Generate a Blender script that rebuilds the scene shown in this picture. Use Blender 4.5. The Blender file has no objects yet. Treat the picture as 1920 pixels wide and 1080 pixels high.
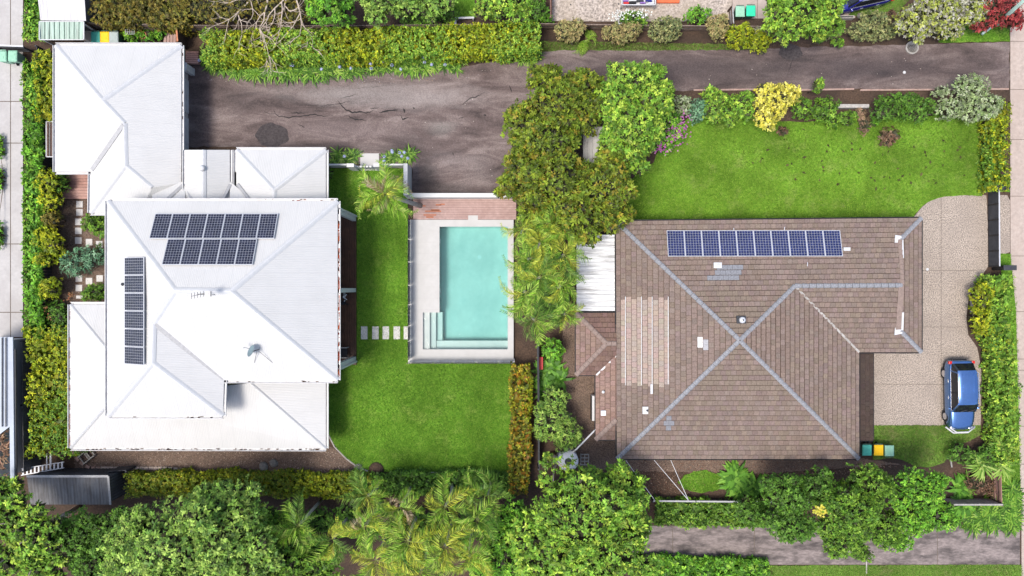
import bpy, math, random
import numpy as np
from mathutils import Vector, Matrix

# ------------------------------------------------------------------ camera, sky, sun, exposure
scene = bpy.context.scene
col = scene.collection
H = 50.0           # camera height above the ground, metres
S = 29.0           # photo pixels per metre on the ground (1920 px wide photo)
cam_d = bpy.data.cameras.new("camera"); cam = bpy.data.objects.new("camera", cam_d); col.objects.link(cam)
cam.location = (0, 0, H); cam.rotation_euler = (0, 0, 0)
cam_d.sensor_width = 36.0; cam_d.lens = 36.0 * S * H / 1920.0; cam_d.clip_end = 4000.0
scene.camera = cam
SUN_EL, SUN_AZ = 71.0, 240.0        # azimuth measured clockwise from +Y (top of the picture)
world = bpy.data.worlds.new("World"); scene.world = world; world.use_nodes = True
wn = world.node_tree; bg = wn.nodes["Background"]
sky = wn.nodes.new("ShaderNodeTexSky"); sky.sky_type = 'NISHITA'; sky.sun_disc = False
sky.sun_elevation = math.radians(SUN_EL); sky.sun_rotation = math.radians(SUN_AZ)
sky.dust_density = 3.0; sky.air_density = 1.0; sky.ozone_density = 0.6
wn.links.new(sky.outputs[0], bg.inputs[0]); bg.inputs[1].default_value = 0.105
sun_d = bpy.data.lights.new("sun", 'SUN'); sun_d.energy = 1.5; sun_d.angle = math.radians(15); sun_d.color = (1.0, 0.95, 0.87)
sun = bpy.data.objects.new("sun", sun_d); col.objects.link(sun)
_a, _e = math.radians(SUN_AZ), math.radians(SUN_EL)
sun.rotation_euler = Vector((math.sin(_a)*math.cos(_e), math.cos(_a)*math.cos(_e), math.sin(_e))).to_track_quat('Z', 'Y').to_euler()
scene.view_settings.view_transform = 'Standard'; scene.view_settings.look = 'None'
scene.view_settings.gamma = 1.0; scene.view_settings.use_curve_mapping = False
scene.view_settings.exposure = 1.22
scene.cycles.max_bounces = 5; scene.cycles.diffuse_bounces = 2; scene.cycles.transparent_max_bounces = 6

# ------------------------------------------------------------------ helpers
RNG = np.random.default_rng(7); random.seed(7)
def k_of(z): return (H - z) / H / S
def W(px, py, z=0.0):
    k = k_of(z); return Vector(((px-960)*k, (540-py)*k, z))
def to_px(p): 
    s = S*H/(H-p[2]); return 960+p[0]*s, 540-p[1]*s
def ray_plane(px, py, p0, n):
    o = Vector((0, 0, H)); d = Vector(((px-960)/S, (540-py)/S, -H))
    return o + d*((p0-o).dot(n)/d.dot(n))
ORG = {}
def link(o, parent=None, label=None, cat=None, group=None, kind=None):
    col.objects.link(o)
    if parent is not None: o.parent = parent
    if label: o["label"] = label
    if cat: o["category"] = cat
    if group: o["group"] = group
    if kind: o["kind"] = kind
    return o
def thing(name, label, cat, loc=(0, 0, 0), group=None, rz=0.0):
    o = bpy.data.objects.new(name, None); o.empty_display_size = 0.2
    link(o, None, label, cat, group); o.location = loc; o.rotation_euler = (0, 0, rz)
    ORG[o.name] = Vector(loc); return o
def copy_tree(o, parent=None):
    c = o.copy(); col.objects.link(c); c.parent = parent
    for ch in list(o.children): copy_tree(ch, c)
    return c
def place(o, loc, rz=0.0, label=None, group=None, scale=None):
    o.location = loc; o.rotation_euler = (0, 0, rz)
    if label: o["label"] = label
    if group: o["group"] = group
    if scale: o.scale = (scale,)*3 if isinstance(scale, (int, float)) else scale
    return o

_T = ["zeroth","first","second","third","fourth","fifth","sixth","seventh","eighth","ninth","tenth","eleventh","twelfth","thirteenth","fourteenth","fifteenth","sixteenth","seventeenth","eighteenth","nineteenth","twentieth"]
def ordinal(n):
    return _T[n] if n <= 20 else ("twenty-" if n < 30 else "thirty-")+_T[n % 10] if n % 10 else "thirtieth"
class MB:
    def __init__(s): s.v = []; s.f = []; s.c = []
    def add(s, vs, fs, colr=None):
        b = len(s.v); s.v += [tuple(p) for p in vs]; s.f += [tuple(i+b for i in f) for f in fs]
        s.c += [colr or (1, 1, 1)]*len(vs); return s
    def box(s, x0, y0, z0, x1, y1, z1, c=None):
        return s.add([(x0,y0,z0),(x1,y0,z0),(x1,y1,z0),(x0,y1,z0),(x0,y0,z1),(x1,y0,z1),(x1,y1,z1),(x0,y1,z1)],
                     [(3,2,1,0),(4,5,6,7),(0,1,5,4),(1,2,6,5),(2,3,7,6),(3,0,4,7)], c)
    def prism(s, poly, z0, z1, c=None):
        n = len(poly); ar = sum(poly[i][0]*poly[(i+1)%n][1]-poly[(i+1)%n][0]*poly[i][1] for i in range(n))
        if ar < 0: poly = poly[::-1]
        vs = [(p[0],p[1],z0) for p in poly]+[(p[0],p[1],z1) for p in poly]
        fs = [tuple(range(n-1,-1,-1)), tuple(range(n,2*n))]+[(i,(i+1)%n,n+(i+1)%n,n+i) for i in range(n)]
        return s.add(vs, fs, c)
    def bar(s, a, b, w, h, up=(0,0,1), c=None):
        a, b, up = Vector(a), Vector(b), Vector(up); d = (b-a).normalized()
        if abs(d.dot(up)) > .99: up = Vector((1,0,0))
        r = d.cross(up).normalized()*w/2; u = r.cross(d).normalized()*h/2
        vs = [p+q for p in (a, b) for q in (-r-u, r-u, r+u, -r+u)]
        return s.add(vs, [(3,2,1,0),(4,5,6,7),(0,1,5,4),(1,2,6,5),(2,3,7,6),(3,0,4,7)], c)
    def tube(s, path, r, n=6, c=None):
        path = [Vector(p) for p in path]; m = len(path); rs = r if isinstance(r, (list, tuple)) else [r]*m
        vs = []; 
        for i, p in enumerate(path):
            d = (path[min(i+1,m-1)]-path[max(i-1,0)])
            d = d.normalized() if d.length > 1e-6 else Vector((0,0,1))
            a = d.cross(Vector((0,0,1))); a = a.normalized() if a.length > .05 else Vector((1,0,0))
            b = d.cross(a)
            vs += [p+(a*math.cos(t)+b*math.sin(t))*rs[i] for t in [2*math.pi*j/n for j in range(n)]]
        fs = [(i*n+j, i*n+(j+1)%n, (i+1)*n+(j+1)%n, (i+1)*n+j) for i in range(m-1) for j in range(n)]
        fs += [tuple(range(n-1,-1,-1)), tuple((m-1)*n+j for j in range(n))]
        return s.add(vs, fs, c)
    def cyl(s, c, r, z0, z1, n=20, r1=None, colr=None):
        r1 = r if r1 is None else r1
        vs = [(c[0]+r*math.cos(2*math.pi*j/n), c[1]+r*math.sin(2*math.pi*j/n), z0) for j in range(n)]
        vs += [(c[0]+r1*math.cos(2*math.pi*j/n), c[1]+r1*math.sin(2*math.pi*j/n), z1) for j in range(n)]
        return s.add(vs, [tuple(range(n-1,-1,-1)), tuple(range(n,2*n))]+[(j,(j+1)%n,n+(j+1)%n,n+j) for j in range(n)], colr)
    def lathe(s, c, prof, n=16):
        vs = [(c[0]+r*math.cos(2*math.pi*j/n), c[1]+r*math.sin(2*math.pi*j/n), z) for r, z in prof for j in range(n)]
        m = len(prof)
        fs = [(i*n+j, i*n+(j+1)%n, (i+1)*n+(j+1)%n, (i+1)*n+j) for i in range(m-1) for j in range(n)]
        fs += [tuple(range(n-1,-1,-1)), tuple((m-1)*n+j for j in range(n))]
        return s.add(vs, fs)
    def poly(s, pts, c=None): return s.add(pts, [tuple(range(len(pts)))], c)
    def build(s, name, mat, parent=None, label=None, cat=None, group=None, kind=None, smooth=False, local=False, colors=False, bevel=0.0):
        if parent is not None: org = Vector((0,0,0)) if local else ORG[parent.name]
        elif local: org = Vector((0,0,0))
        else:
            A = np.array(s.v); org = Vector(((A[:,0].min()+A[:,0].max())/2, (A[:,1].min()+A[:,1].max())/2, A[:,2].min()))
        me = bpy.data.meshes.new(name)
        me.from_pydata([(p[0]-org.x, p[1]-org.y, p[2]-org.z) for p in s.v], [], s.f)
        if smooth: me.polygons.foreach_set("use_smooth", [True]*len(me.polygons))
        if colors:
            at = me.color_attributes.new("Col", 'FLOAT_COLOR', 'POINT')
            at.data.foreach_set("color", np.array([(*q, 1.0) for q in s.c], dtype=np.float32).ravel())
        me.materials.append(MATS[mat] if isinstance(mat, str) else mat); me.update()
        o = bpy.data.objects.new(name, me); link(o, parent, label, cat, group, kind)
        if parent is None: o.location = org
        ORG[o.name] = org
        if bevel:
            b = o.modifiers.new("bevel", 'BEVEL'); b.width = bevel; b.segments = 2; b.limit_method = 'ANGLE'
        return o

def np_mesh(name, V, nper, C, mat, parent=None, label=None, cat=None, group=None, kind=None, org=None):
    """V (n*nper,3) independent polygons of nper corners each, C per-vertex colours"""
    V = np.asarray(V, dtype=np.float32); n = len(V)//nper
    if org is None:
        org = ORG[parent.name] if parent is not None else Vector(((V[:,0].min()+V[:,0].max())/2, (V[:,1].min()+V[:,1].max())/2, max(0.0, float(V[:,2].min()))))
    me = bpy.data.meshes.new(name)
    me.vertices.add(len(V)); me.vertices.foreach_set("co", (V-np.array(org, dtype=np.float32)).ravel())
    me.loops.add(len(V)); me.loops.foreach_set("vertex_index", np.arange(len(V), dtype=np.int32))
    me.polygons.add(n); me.polygons.foreach_set("loop_start", np.arange(0, len(V), nper, dtype=np.int32))
    me.update(calc_edges=True)
    at = me.color_attributes.new("Col", 'FLOAT_COLOR', 'POINT')
    C4 = np.ones((len(V), 4), dtype=np.float32); C4[:, :3] = C
    at.data.foreach_set("color", C4.ravel())
    me.materials.append(MATS[mat])
    o = bpy.data.objects.new(name, me); link(o, parent, label, cat, group, kind)
    if parent is None: o.location = org
    ORG[o.name] = Vector(org)
    return o

# ------------------------------------------------------------------ materials
MATS = {}
def nt(name):
    m = bpy.data.materials.new(name); m.use_nodes = True; MATS[name] = m
    return m, m.node_tree, m.node_tree.nodes, m.node_tree.links, m.node_tree.nodes["Principled BSDF"]
def noise(N, L, vec, scale, detail=4.0, rough=.6, dist=0.0):
    n = N.new("ShaderNodeTexNoise"); n.inputs["Scale"].default_value = scale; n.inputs["Detail"].default_value = detail
    n.inputs["Roughness"].default_value = rough; n.inputs["Distortion"].default_value = dist
    L.new(vec, n.inputs["Vector"]); return n.outputs["Fac"]
def ramp(N, L, fac, stops):
    r = N.new("ShaderNodeValToRGB"); e = r.color_ramp.elements
    while len(e) < len(stops): e.new(.5)
    for i, (p, c) in enumerate(stops):
        e[i].position = p; e[i].color = (*c, 1) if not isinstance(c, (int, float)) else (c, c, c, 1)
    L.new(fac, r.inputs[0]); return r.outputs[0]
def mix(N, L, fac, a, b, mode='MIX'):
    m = N.new("ShaderNodeMix"); m.data_type = 'RGBA'; m.blend_type = mode
    for s, v in ((m.inputs[0], fac), (m.inputs[6], a), (m.inputs[7], b)):
        if isinstance(v, (int, float)): s.default_value = v
        elif isinstance(v, tuple): s.default_value = (*v, 1)
        else: L.new(v, s)
    return m.outputs[2]
def coords(N, L, kind="Object", scale=None):
    if kind == "World":
        v = N.new("ShaderNodeNewGeometry").outputs["Position"]
    else: v = N.new("ShaderNodeTexCoord").outputs[kind]
    if scale:
        mp = N.new("ShaderNodeMapping"); mp.inputs["Scale"].default_value = scale; L.new(v, mp.inputs["Vector"]); v = mp.outputs[0]
    return v
def bump(N, L, P, h, strength=.3, dist=.02):
    b = N.new("ShaderNodeBump"); b.inputs["Strength"].default_value = strength; b.inputs["Distance"].default_value = dist
    L.new(h, b.inputs["Height"]); L.new(b.outputs[0], P.inputs["Normal"]); return b
def pmat(name, c, var=.25, scale=6.0, rough=.7, metal=0.0, spec=.3, c2=None, s2=.5, f2=.6, bs=0.0, bscale=80.0, coat=0.0, stretch=None, kind="Object"):
    m, T, N, L, P = nt(name); v = coords(N, L, kind, stretch)
    n1 = noise(N, L, v, scale, 5)
    out = ramp(N, L, n1, [(.3, tuple(x*(1-var) for x in c)), (.7, tuple(min(1, x*(1+var)) for x in c))])
    if c2 is not None:
        f = ramp(N, L, noise(N, L, v, s2, 5, .65), [(.43, 0.0), (.64, f2)])
        out = mix(N, L, f, out, c2)
    L.new(out, P.inputs["Base Color"]); P.inputs["Roughness"].default_value = rough; P.inputs["Metallic"].default_value = metal
    P.inputs["Specular IOR Level"].default_value = spec; P.inputs["Coat Weight"].default_value = coat
    if bs: bump(N, L, P, noise(N, L, v, bscale, 3), bs)
    return m
def attr_mat(name, rough=.6, spec=.25, transl=0.0, var=.15, scale=25.0):
    m, T, N, L, P = nt(name)
    a = N.new("ShaderNodeAttribute"); a.attribute_name = "Col"
    c = mix(N, L, 1.0, a.outputs["Color"], ramp(N, L, noise(N, L, coords(N, L, "World"), scale, 3), [(.3, 1-var), (.7, 1+var*.5)]), 'MULTIPLY')
    L.new(c, P.inputs["Base Color"]); P.inputs["Roughness"].default_value = rough; P.inputs["Specular IOR Level"].default_value = spec
    if transl:
        t = N.new("ShaderNodeBsdfTranslucent"); L.new(c, t.inputs[0]); s = N.new("ShaderNodeMixShader"); s.inputs[0].default_value = transl
        L.new(P.outputs[0], s.inputs[1]); L.new(t.outputs[0], s.inputs[2]); L.new(s.outputs[0], N["Material Output"].inputs[0])
    return m
attr_mat("leaf", .5, .22, .14, .12, 18.0)
attr_mat("blade", .6, .2, .15, .2, 1.2)
attr_mat("chips", .9, .1, 0, .2, 20)
attr_mat("tile", .85, .2, 0, .28, 14.0)
pmat("soil", (.072,.046,.032), .5, 9.0, .95, c2=(.036,.026,.02), s2=.35, f2=.8, bs=.6, bscale=30)
pmat("render_white", (.52,.52,.51), .05, 3, .6, c2=(.60,.59,.56), s2=.8, f2=.35)
pmat("paving_white", (.45,.44,.425), .05, 3, .7, c2=(.40,.385,.365), s2=.7, f2=.4, bs=.05)
pmat("paver", (.54,.525,.51), .1, 9, .8, c2=(.45,.43,.40), s2=2.5, f2=.5, bs=.1)
pmat("white_metal", (.52,.525,.535), .05, 4, .45)
pmat("gutter_white", (.60,.60,.60), .12, 6, .5, c2=(.42,.38,.36), s2=2.5, f2=.4)
pmat("valley", (.34,.34,.345), .15, 8, .5, metal=.2)
pmat("wall_beige", (.52,.47,.42), .08, 3, .8)
pmat("dark_glass", (.012,.014,.018), .2, 3, .06, spec=.6)
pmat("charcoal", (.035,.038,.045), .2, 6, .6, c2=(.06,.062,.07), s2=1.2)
pmat("charcoal_pale", (.105,.105,.112), .25, 9, .75, c2=(.055,.052,.05), s2=.9, f2=.7, bs=.1)  # paler grey charcoal with darker blotches
pmat("black_metal", (.014,.015,.018), .2, 5, .4)
pmat("alu", (.62,.63,.66), .05, 5, .35, metal=.3)
pmat("backsheet", (.30,.31,.35), .05, 5, .3)
pmat("cell_navy", (.012,.013,.030), .5, 2.2, .12, spec=.5)
pmat("cell_blue", (.013,.02,.085), .45, 6, .15, spec=.5)
pmat("timber_fence", (.30,.235,.20), .35, 8, .9, c2=(.17,.13,.105), s2=1.5, f2=.7, stretch=(1,1,.25))
pmat("timber_dark", (.085,.055,.04), .35, 8, .85, c2=(.05,.035,.028), s2=1.0)
pmat("timber_grey", (.30,.29,.27), .25, 10, .9)
pmat("deck_red", (.34,.185,.15), .22, 5, .75, c2=(.42,.26,.22), s2=.9, f2=.8)
pmat("deck_pink", (.40,.275,.245), .16, 4, .75, c2=(.31,.20,.175), s2=1.1, f2=.6)
pmat("deck_brown", (.078,.036,.02), .3, 3, .5, c2=(.045,.022,.014), s2=.8, f2=.8)
pmat("deck_worn", (.36,.14,.08), .2, 6, .7)
pmat("brick", (.36,.24,.20), .3, 6, .9, c2=(.28,.22,.19), s2=3)
pmat("bark", (.17,.125,.09), .4, 14, .95, bs=.4, bscale=40)
pmat("bark_pale", (.46,.38,.31), .25, 12, .9)
pmat("ridge_tile", (.235,.24,.258), .3, 9, .7, c2=(.14,.145,.158), s2=3.0, f2=.7)
pmat("ridge_brown", (.24,.18,.155), .2, 9, .85, c2=(.17,.13,.11), s2=3)
pmat("concrete_kerb", (.38,.36,.335), .2, 8, .9, c2=(.24,.22,.20), s2=1.5, bs=.2)
pmat("bin_green", (.055,.115,.085), .12, 5, .5)
pmat("bin_teal", (.08,.44,.35), .1, 5, .45)
pmat("bin_mint", (.03,.55,.31), .08, 5, .45)
pmat("bin_sage", (.25,.47,.34), .1, 5, .5)
pmat("bin_grey", (.34,.40,.39), .1, 5, .5)
pmat("bin_yellow", (.92,.54,.01), .06, 5, .45)
pmat("rubber", (.018,.018,.02), .2, 9, .85)
pmat("paint_blue", (.12,.24,.50), .06, 2, .22, metal=.85, spec=.5, coat=.5)
pmat("paint_navy", (.012,.014,.19), .1, 2, .25, metal=.2, spec=.5, coat=.6)
pmat("chrome", (.6,.6,.62), .05, 4, .25, metal=.8)
pmat("tail_red", (.5,.02,.015), .1, 4, .25)
pmat("terracotta", (.48,.20,.11), .15, 6, .85)
pmat("orange_board", (.62,.13,.05), .12, 4, .7)
pmat("rock", (.20,.19,.175), .35, 7, .95, bs=.4, bscale=20)
pmat("pole_mint", (.44,.60,.53), .1, 5, .7, c2=(.32,.42,.37), s2=1.5)
pmat("dish_grey", (.15,.21,.235), .1, 5, .5)
pmat("red_paint", (.45,.03,.03), .1, 5, .5)
pmat("purple_plastic", (.22,.12,.36), .2, 6, .5)
pmat("crack", (.022,.02,.02), .2, 9, .95)
pmat("patch", (.050,.042,.043), .45, 9, .85, bs=.3)
pmat("joint", (.13,.105,.085), .3, 9, .95)
pmat("slab_pink", (.385,.32,.28), .16, 5, .9, c2=(.36,.29,.25), s2=.6, f2=.7, bs=.2)
pmat("slab_grey", (.40,.385,.375), .08, 5, .85, c2=(.33,.31,.30), s2=.4, f2=.7, bs=.1)
pmat("slab_stained", (.215,.178,.167), .3, 7, .85, c2=(.075,.063,.06), s2=1.1, f2=1.0, bs=.2, stretch=(.6,1.5,1), kind="World")
pmat("aggregate", (.31,.262,.22), .8, 15, .9, c2=(.24,.20,.17), s2=.4, f2=.5, bs=.5, bscale=40)
pmat("gravel", (.36,.31,.27), .7, 9, .95, c2=(.36,.30,.235), s2=.5, f2=.6, bs=.5, bscale=30)
pmat("litter_gravel", (.15,.105,.08), .75, 22, .95, c2=(.10,.075,.06), s2=1.2, f2=.6, bs=.6, bscale=40)
pmat("neighbour_roof", (.36,.40,.46), .06, 4, .5, c2=(.30,.33,.38), s2=.8, f2=.6)
pmat("pool_plaster", (.50,.50,.49), .06, 1.6, .7, c2=(.40,.425,.42), s2=.5, f2=.8)
pmat("polycarb_green", (.33,.47,.40), .06, 5, .4)
pmat("fabric_white", (.7,.7,.71), .1, 8, .8)
pmat("tank_white", (.66,.67,.70), .1, 5, .6)

def lawn_mat(name, a, b, d, patch, pf):
    m, T, N, L, P = nt(name); v = coords(N, L, "World")
    base = ramp(N, L, noise(N, L, v, 6.0, 6, .75), [(.3, a), (.52, b), (.72, d)])
    big = ramp(N, L, noise(N, L, v, .32, 4, .6), [(.36, .66), (.66, 1.28)])
    c = mix(N, L, 1.0, base, big, 'MULTIPLY')
    f = ramp(N, L, noise(N, L, v, .8, 6, .72), [(.53, 0.0), (.70, pf)])
    c = mix(N, L, f, c, patch)
    L.new(c, P.inputs["Base Color"]); P.inputs["Roughness"].default_value = .9; P.inputs["Specular IOR Level"].default_value = .1
    bump(N, L, P, noise(N, L, v, 18, 4), .8, .04)
lawn_mat("lawn_fine", (.058,.15,.013), (.10,.215,.02), (.17,.29,.037), (.21,.29,.06), .7)
lawn_mat("lawn_front", (.072,.168,.015), (.12,.24,.022), (.195,.325,.045), (.21,.26,.07), .7)
lawn_mat("lawn_rough", (.07,.15,.02), (.10,.19,.028), (.17,.23,.05), (.17,.15,.07), .7)

def asphalt_mat():
    m, T, N, L, P = nt("asphalt"); v = coords(N, L, "World")
    vs = coords(N, L, "World", (.35, 1.1, 1))
    c = ramp(N, L, noise(N, L, vs, .7, 7, .68, .9), [(.30, (.056,.043,.041)), (.47, (.124,.093,.087)), (.64, (.215,.172,.160))])
    g = ramp(N, L, noise(N, L, v, 16, 3, .8), [(.3, .60), (.7, 1.30)])
    c = mix(N, L, 1.0, c, g, 'MULTIPLY')
    # worn and oil-dark areas, plus shade of the courtyard wall painted in, each with its own place on the drive (photo position, radii in px, strength)
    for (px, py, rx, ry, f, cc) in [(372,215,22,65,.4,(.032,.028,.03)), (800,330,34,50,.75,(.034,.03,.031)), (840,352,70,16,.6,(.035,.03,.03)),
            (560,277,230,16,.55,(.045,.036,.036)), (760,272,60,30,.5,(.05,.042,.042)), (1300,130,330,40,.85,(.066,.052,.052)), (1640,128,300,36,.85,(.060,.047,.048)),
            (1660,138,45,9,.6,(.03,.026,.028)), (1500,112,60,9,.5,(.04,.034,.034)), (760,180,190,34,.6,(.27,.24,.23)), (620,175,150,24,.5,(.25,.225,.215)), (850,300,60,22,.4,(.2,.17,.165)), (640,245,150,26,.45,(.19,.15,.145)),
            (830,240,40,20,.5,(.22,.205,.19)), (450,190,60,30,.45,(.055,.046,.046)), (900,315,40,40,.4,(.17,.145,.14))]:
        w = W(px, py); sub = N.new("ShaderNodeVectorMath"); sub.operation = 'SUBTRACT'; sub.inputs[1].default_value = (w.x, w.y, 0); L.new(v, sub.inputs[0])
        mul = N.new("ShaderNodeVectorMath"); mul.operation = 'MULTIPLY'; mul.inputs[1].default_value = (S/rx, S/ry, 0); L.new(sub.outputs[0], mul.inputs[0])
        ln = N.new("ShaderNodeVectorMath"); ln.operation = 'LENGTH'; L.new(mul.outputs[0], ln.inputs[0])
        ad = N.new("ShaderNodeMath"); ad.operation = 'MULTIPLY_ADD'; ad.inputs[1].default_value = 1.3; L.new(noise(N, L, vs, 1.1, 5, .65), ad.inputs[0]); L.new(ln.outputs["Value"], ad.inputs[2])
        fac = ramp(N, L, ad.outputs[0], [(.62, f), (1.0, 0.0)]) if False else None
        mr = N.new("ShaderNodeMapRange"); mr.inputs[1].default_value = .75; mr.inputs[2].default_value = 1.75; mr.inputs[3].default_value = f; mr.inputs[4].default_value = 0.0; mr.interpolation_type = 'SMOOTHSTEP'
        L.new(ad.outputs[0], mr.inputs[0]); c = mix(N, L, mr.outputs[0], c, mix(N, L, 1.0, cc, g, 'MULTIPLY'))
    L.new(c, P.inputs["Base Color"]); P.inputs["Roughness"].default_value = .85; P.inputs["Specular IOR Level"].default_value = .25
    bump(N, L, P, noise(N, L, v, 40, 3), .5, .02)
asphalt_mat()

def corrugated(name, c, dirt, df, period=.1, amp=.02, rough=.4, streak=None):
    m, T, N, L, P = nt(name); uv = N.new("ShaderNodeUVMap").outputs[0]
    wv = N.new("ShaderNodeTexWave"); wv.wave_type = 'BANDS'; wv.bands_direction = 'X'; wv.inputs["Scale"].default_value = .314159/period; L.new(uv, wv.inputs["Vector"])
    n = ramp(N, L, noise(N, L, coords(N, L, "World"), .7, 5, .65), [(.42, 0.0), (.7, df)])
    cc = mix(N, L, n, c, dirt)
    cc = mix(N, L, .06, cc, wv.outputs["Color"], 'MULTIPLY')
    lap = N.new("ShaderNodeTexWave"); lap.wave_type = 'BANDS'; lap.bands_direction = 'X'; lap.wave_profile = 'SAW'; lap.inputs["Scale"].default_value = .314159/.762; L.new(uv, lap.inputs["Vector"])
    cc = mix(N, L, ramp(N, L, lap.outputs["Fac"], [(.0, .5), (.045, .0)]), cc, tuple(x*.72 for x in c))
    if streak:
        mp = N.new("ShaderNodeMapping"); mp.inputs["Scale"].default_value = (6, .35, 1); L.new(uv, mp.inputs["Vector"])
        s = ramp(N, L, noise(N, L, mp.outputs[0], 1.2, 6, .75), [(.45, 0.0), (.66, .9)]); cc = mix(N, L, s, cc, streak)
    L.new(cc, P.inputs["Base Color"]); P.inputs["Roughness"].default_value = rough; P.inputs["Specular IOR Level"].default_value = .35
    bump(N, L, P, wv.outputs["Fac"], .35, amp)
corrugated("roof_white", (.535,.532,.524), (.485,.482,.474), .6)
corrugated("roof_patio", (.66,.665,.66), (.5,.5,.5), .5, period=.25, amp=.03, streak=(.09,.085,.08))
corrugated("roof_weathered", (.48,.48,.50), (.36,.355,.365), .7, period=.2, streak=(.33,.32,.32))
corrugated("roof_green", (.37,.50,.42), (.34,.46,.39), .4, period=.33, amp=.03, streak=(.12,.14,.125))
corrugated("roof_shed", (.17,.17,.175), (.085,.08,.078), .8, period=.2, amp=.04, rough=.7, streak=(.06,.05,.045))

def water_mat():
    m, T, N, L, P = nt("pool_water"); N.remove(P)
    tr = N.new("ShaderNodeBsdfTransparent"); gl = N.new("ShaderNodeBsdfGlossy"); gl.inputs["Roughness"].default_value = .03
    fr = N.new("ShaderNodeFresnel"); fr.inputs[0].default_value = 1.33
    b = N.new("ShaderNodeBump"); b.inputs["Strength"].default_value = .3; b.inputs["Distance"].default_value = .03
    L.new(noise(N, L, coords(N, L, "World"), 2.6, 4, .6, .8), b.inputs["Height"]); L.new(b.outputs[0], fr.inputs[1]); L.new(b.outputs[0], gl.inputs["Normal"])
    s = N.new("ShaderNodeMixShader"); L.new(fr.outputs[0], s.inputs[0]); L.new(tr.outputs[0], s.inputs[1]); L.new(gl.outputs[0], s.inputs[2])
    va = N.new("ShaderNodeVolumeAbsorption"); va.inputs[0].default_value = (.12,.85,.80,1); va.inputs[1].default_value = .42
    L.new(s.outputs[0], N["Material Output"].inputs[0]); L.new(va.outputs[0], N["Material Output"].inputs[1])
water_mat()
def glass_mat():
    m, T, N, L, P = nt("fence_glass"); N.remove(P)
    tr = N.new("ShaderNodeBsdfTransparent"); tr.inputs[0].default_value = (.90,.95,.93,1)
    gl = N.new("ShaderNodeBsdfGlossy"); gl.inputs["Roughness"].default_value = .05; fr = N.new("ShaderNodeFresnel"); fr.inputs[0].default_value = 1.5
    s = N.new("ShaderNodeMixShader"); L.new(fr.outputs[0], s.inputs[0]); L.new(tr.outputs[0], s.inputs[1]); L.new(gl.outputs[0], s.inputs[2]); L.new(s.outputs[0], N["Material Output"].inputs[0])
glass_mat()

# ------------------------------------------------------------------ the ground and paved surfaces
def polyW(pts, z=0.0): return [W(x, y, z) for x, y in pts]
def wob(pts, amp=.05, step=.35, seed=1, closed=True):
    r = random.Random(seed); out = []
    n = len(pts)
    for i in range(n if closed else n-1):
        a, b = pts[i], pts[(i+1) % n]; m = max(1, int((b-a).length/step))
        for j in range(m): 
            p = a.lerp(b, j/m); out.append(Vector((p.x+r.uniform(-amp, amp), p.y+r.uniform(-amp, amp), p.z)))
    return out
def smooth_px(pts, it=2):
    for _ in range(it):
        q = []
        for i in range(len(pts)):
            a, b = pts[i], pts[(i+1) % len(pts)]
            q += [(a[0]*.75+b[0]*.25, a[1]*.75+b[1]*.25), (a[0]*.25+b[0]*.75, a[1]*.25+b[1]*.75)]
        pts = q
    return pts
def sheet(name, pts, z, mat, wobble=0.0, seed=1, depth=.06, sm=0, kind="structure", parent=None, label=None):
    if sm: pts = smooth_px(pts, sm)
    p = polyW(pts, 0)
    if wobble: p = wob(p, wobble, .35, seed)
    return MB().prism([(q.x, q.y) for q in p], z-depth, z).build(name, mat, parent, label, kind=kind)

# pool rectangle in world metres, used to open a hole in the ground
PZ = .30
pa, pb = W(774, 412, PZ), W(963, 673, PZ)
gx = [-1500, pa.x+.1, pb.x-.1, 1500]; gy = [-1500, pb.y+.1, pa.y-.1, 1500]
g = MB(); g.v = [(x, y, 0) for y in gy for x in gx]
g.f = [(j*4+i, j*4+i+1, j*4+i+5, j*4+i+4) for j in range(3) for i in range(3) if not (i == 1 and j == 1)]; g.c = [(1,1,1)]*16
g.build("ground", "soil", kind="structure", local=True)

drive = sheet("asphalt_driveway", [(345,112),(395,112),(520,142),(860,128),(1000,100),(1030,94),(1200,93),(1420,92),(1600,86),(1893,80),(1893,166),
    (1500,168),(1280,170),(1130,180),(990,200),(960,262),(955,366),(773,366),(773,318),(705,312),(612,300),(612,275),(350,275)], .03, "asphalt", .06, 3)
def strip(mb, pts, w0, w1, z, seed=0):
    r = random.Random(seed); P = []
    for i in range(len(pts)-1):
        a, b = pts[i], pts[i+1]; m = max(2, int((b-a).length/.12))
        for j in range(m): 
            q = a.lerp(b, j/m); P.append(Vector((q.x+r.uniform(-.025,.025), q.y+r.uniform(-.03,.03), z)))
    P.append(Vector((pts[-1].x, pts[-1].y, z))); n = len(P); L, R = [], []
    for i, p in enumerate(P):
        d = (P[min(i+1,n-1)]-P[max(i-1,0)]).normalized(); s = Vector((-d.y, d.x, 0))
        w = r.uniform(w0, w1)*min(1, .25+3*min(i, n-1-i)/n); L.append(p+s*w); R.append(p-s*w)
    mb.add(L+R, [(i, n+i, n+i+1, i+1) for i in range(n-1)])
def zc(pts): return [W(480+x/3, y/3, .03) for x, y in pts]
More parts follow.
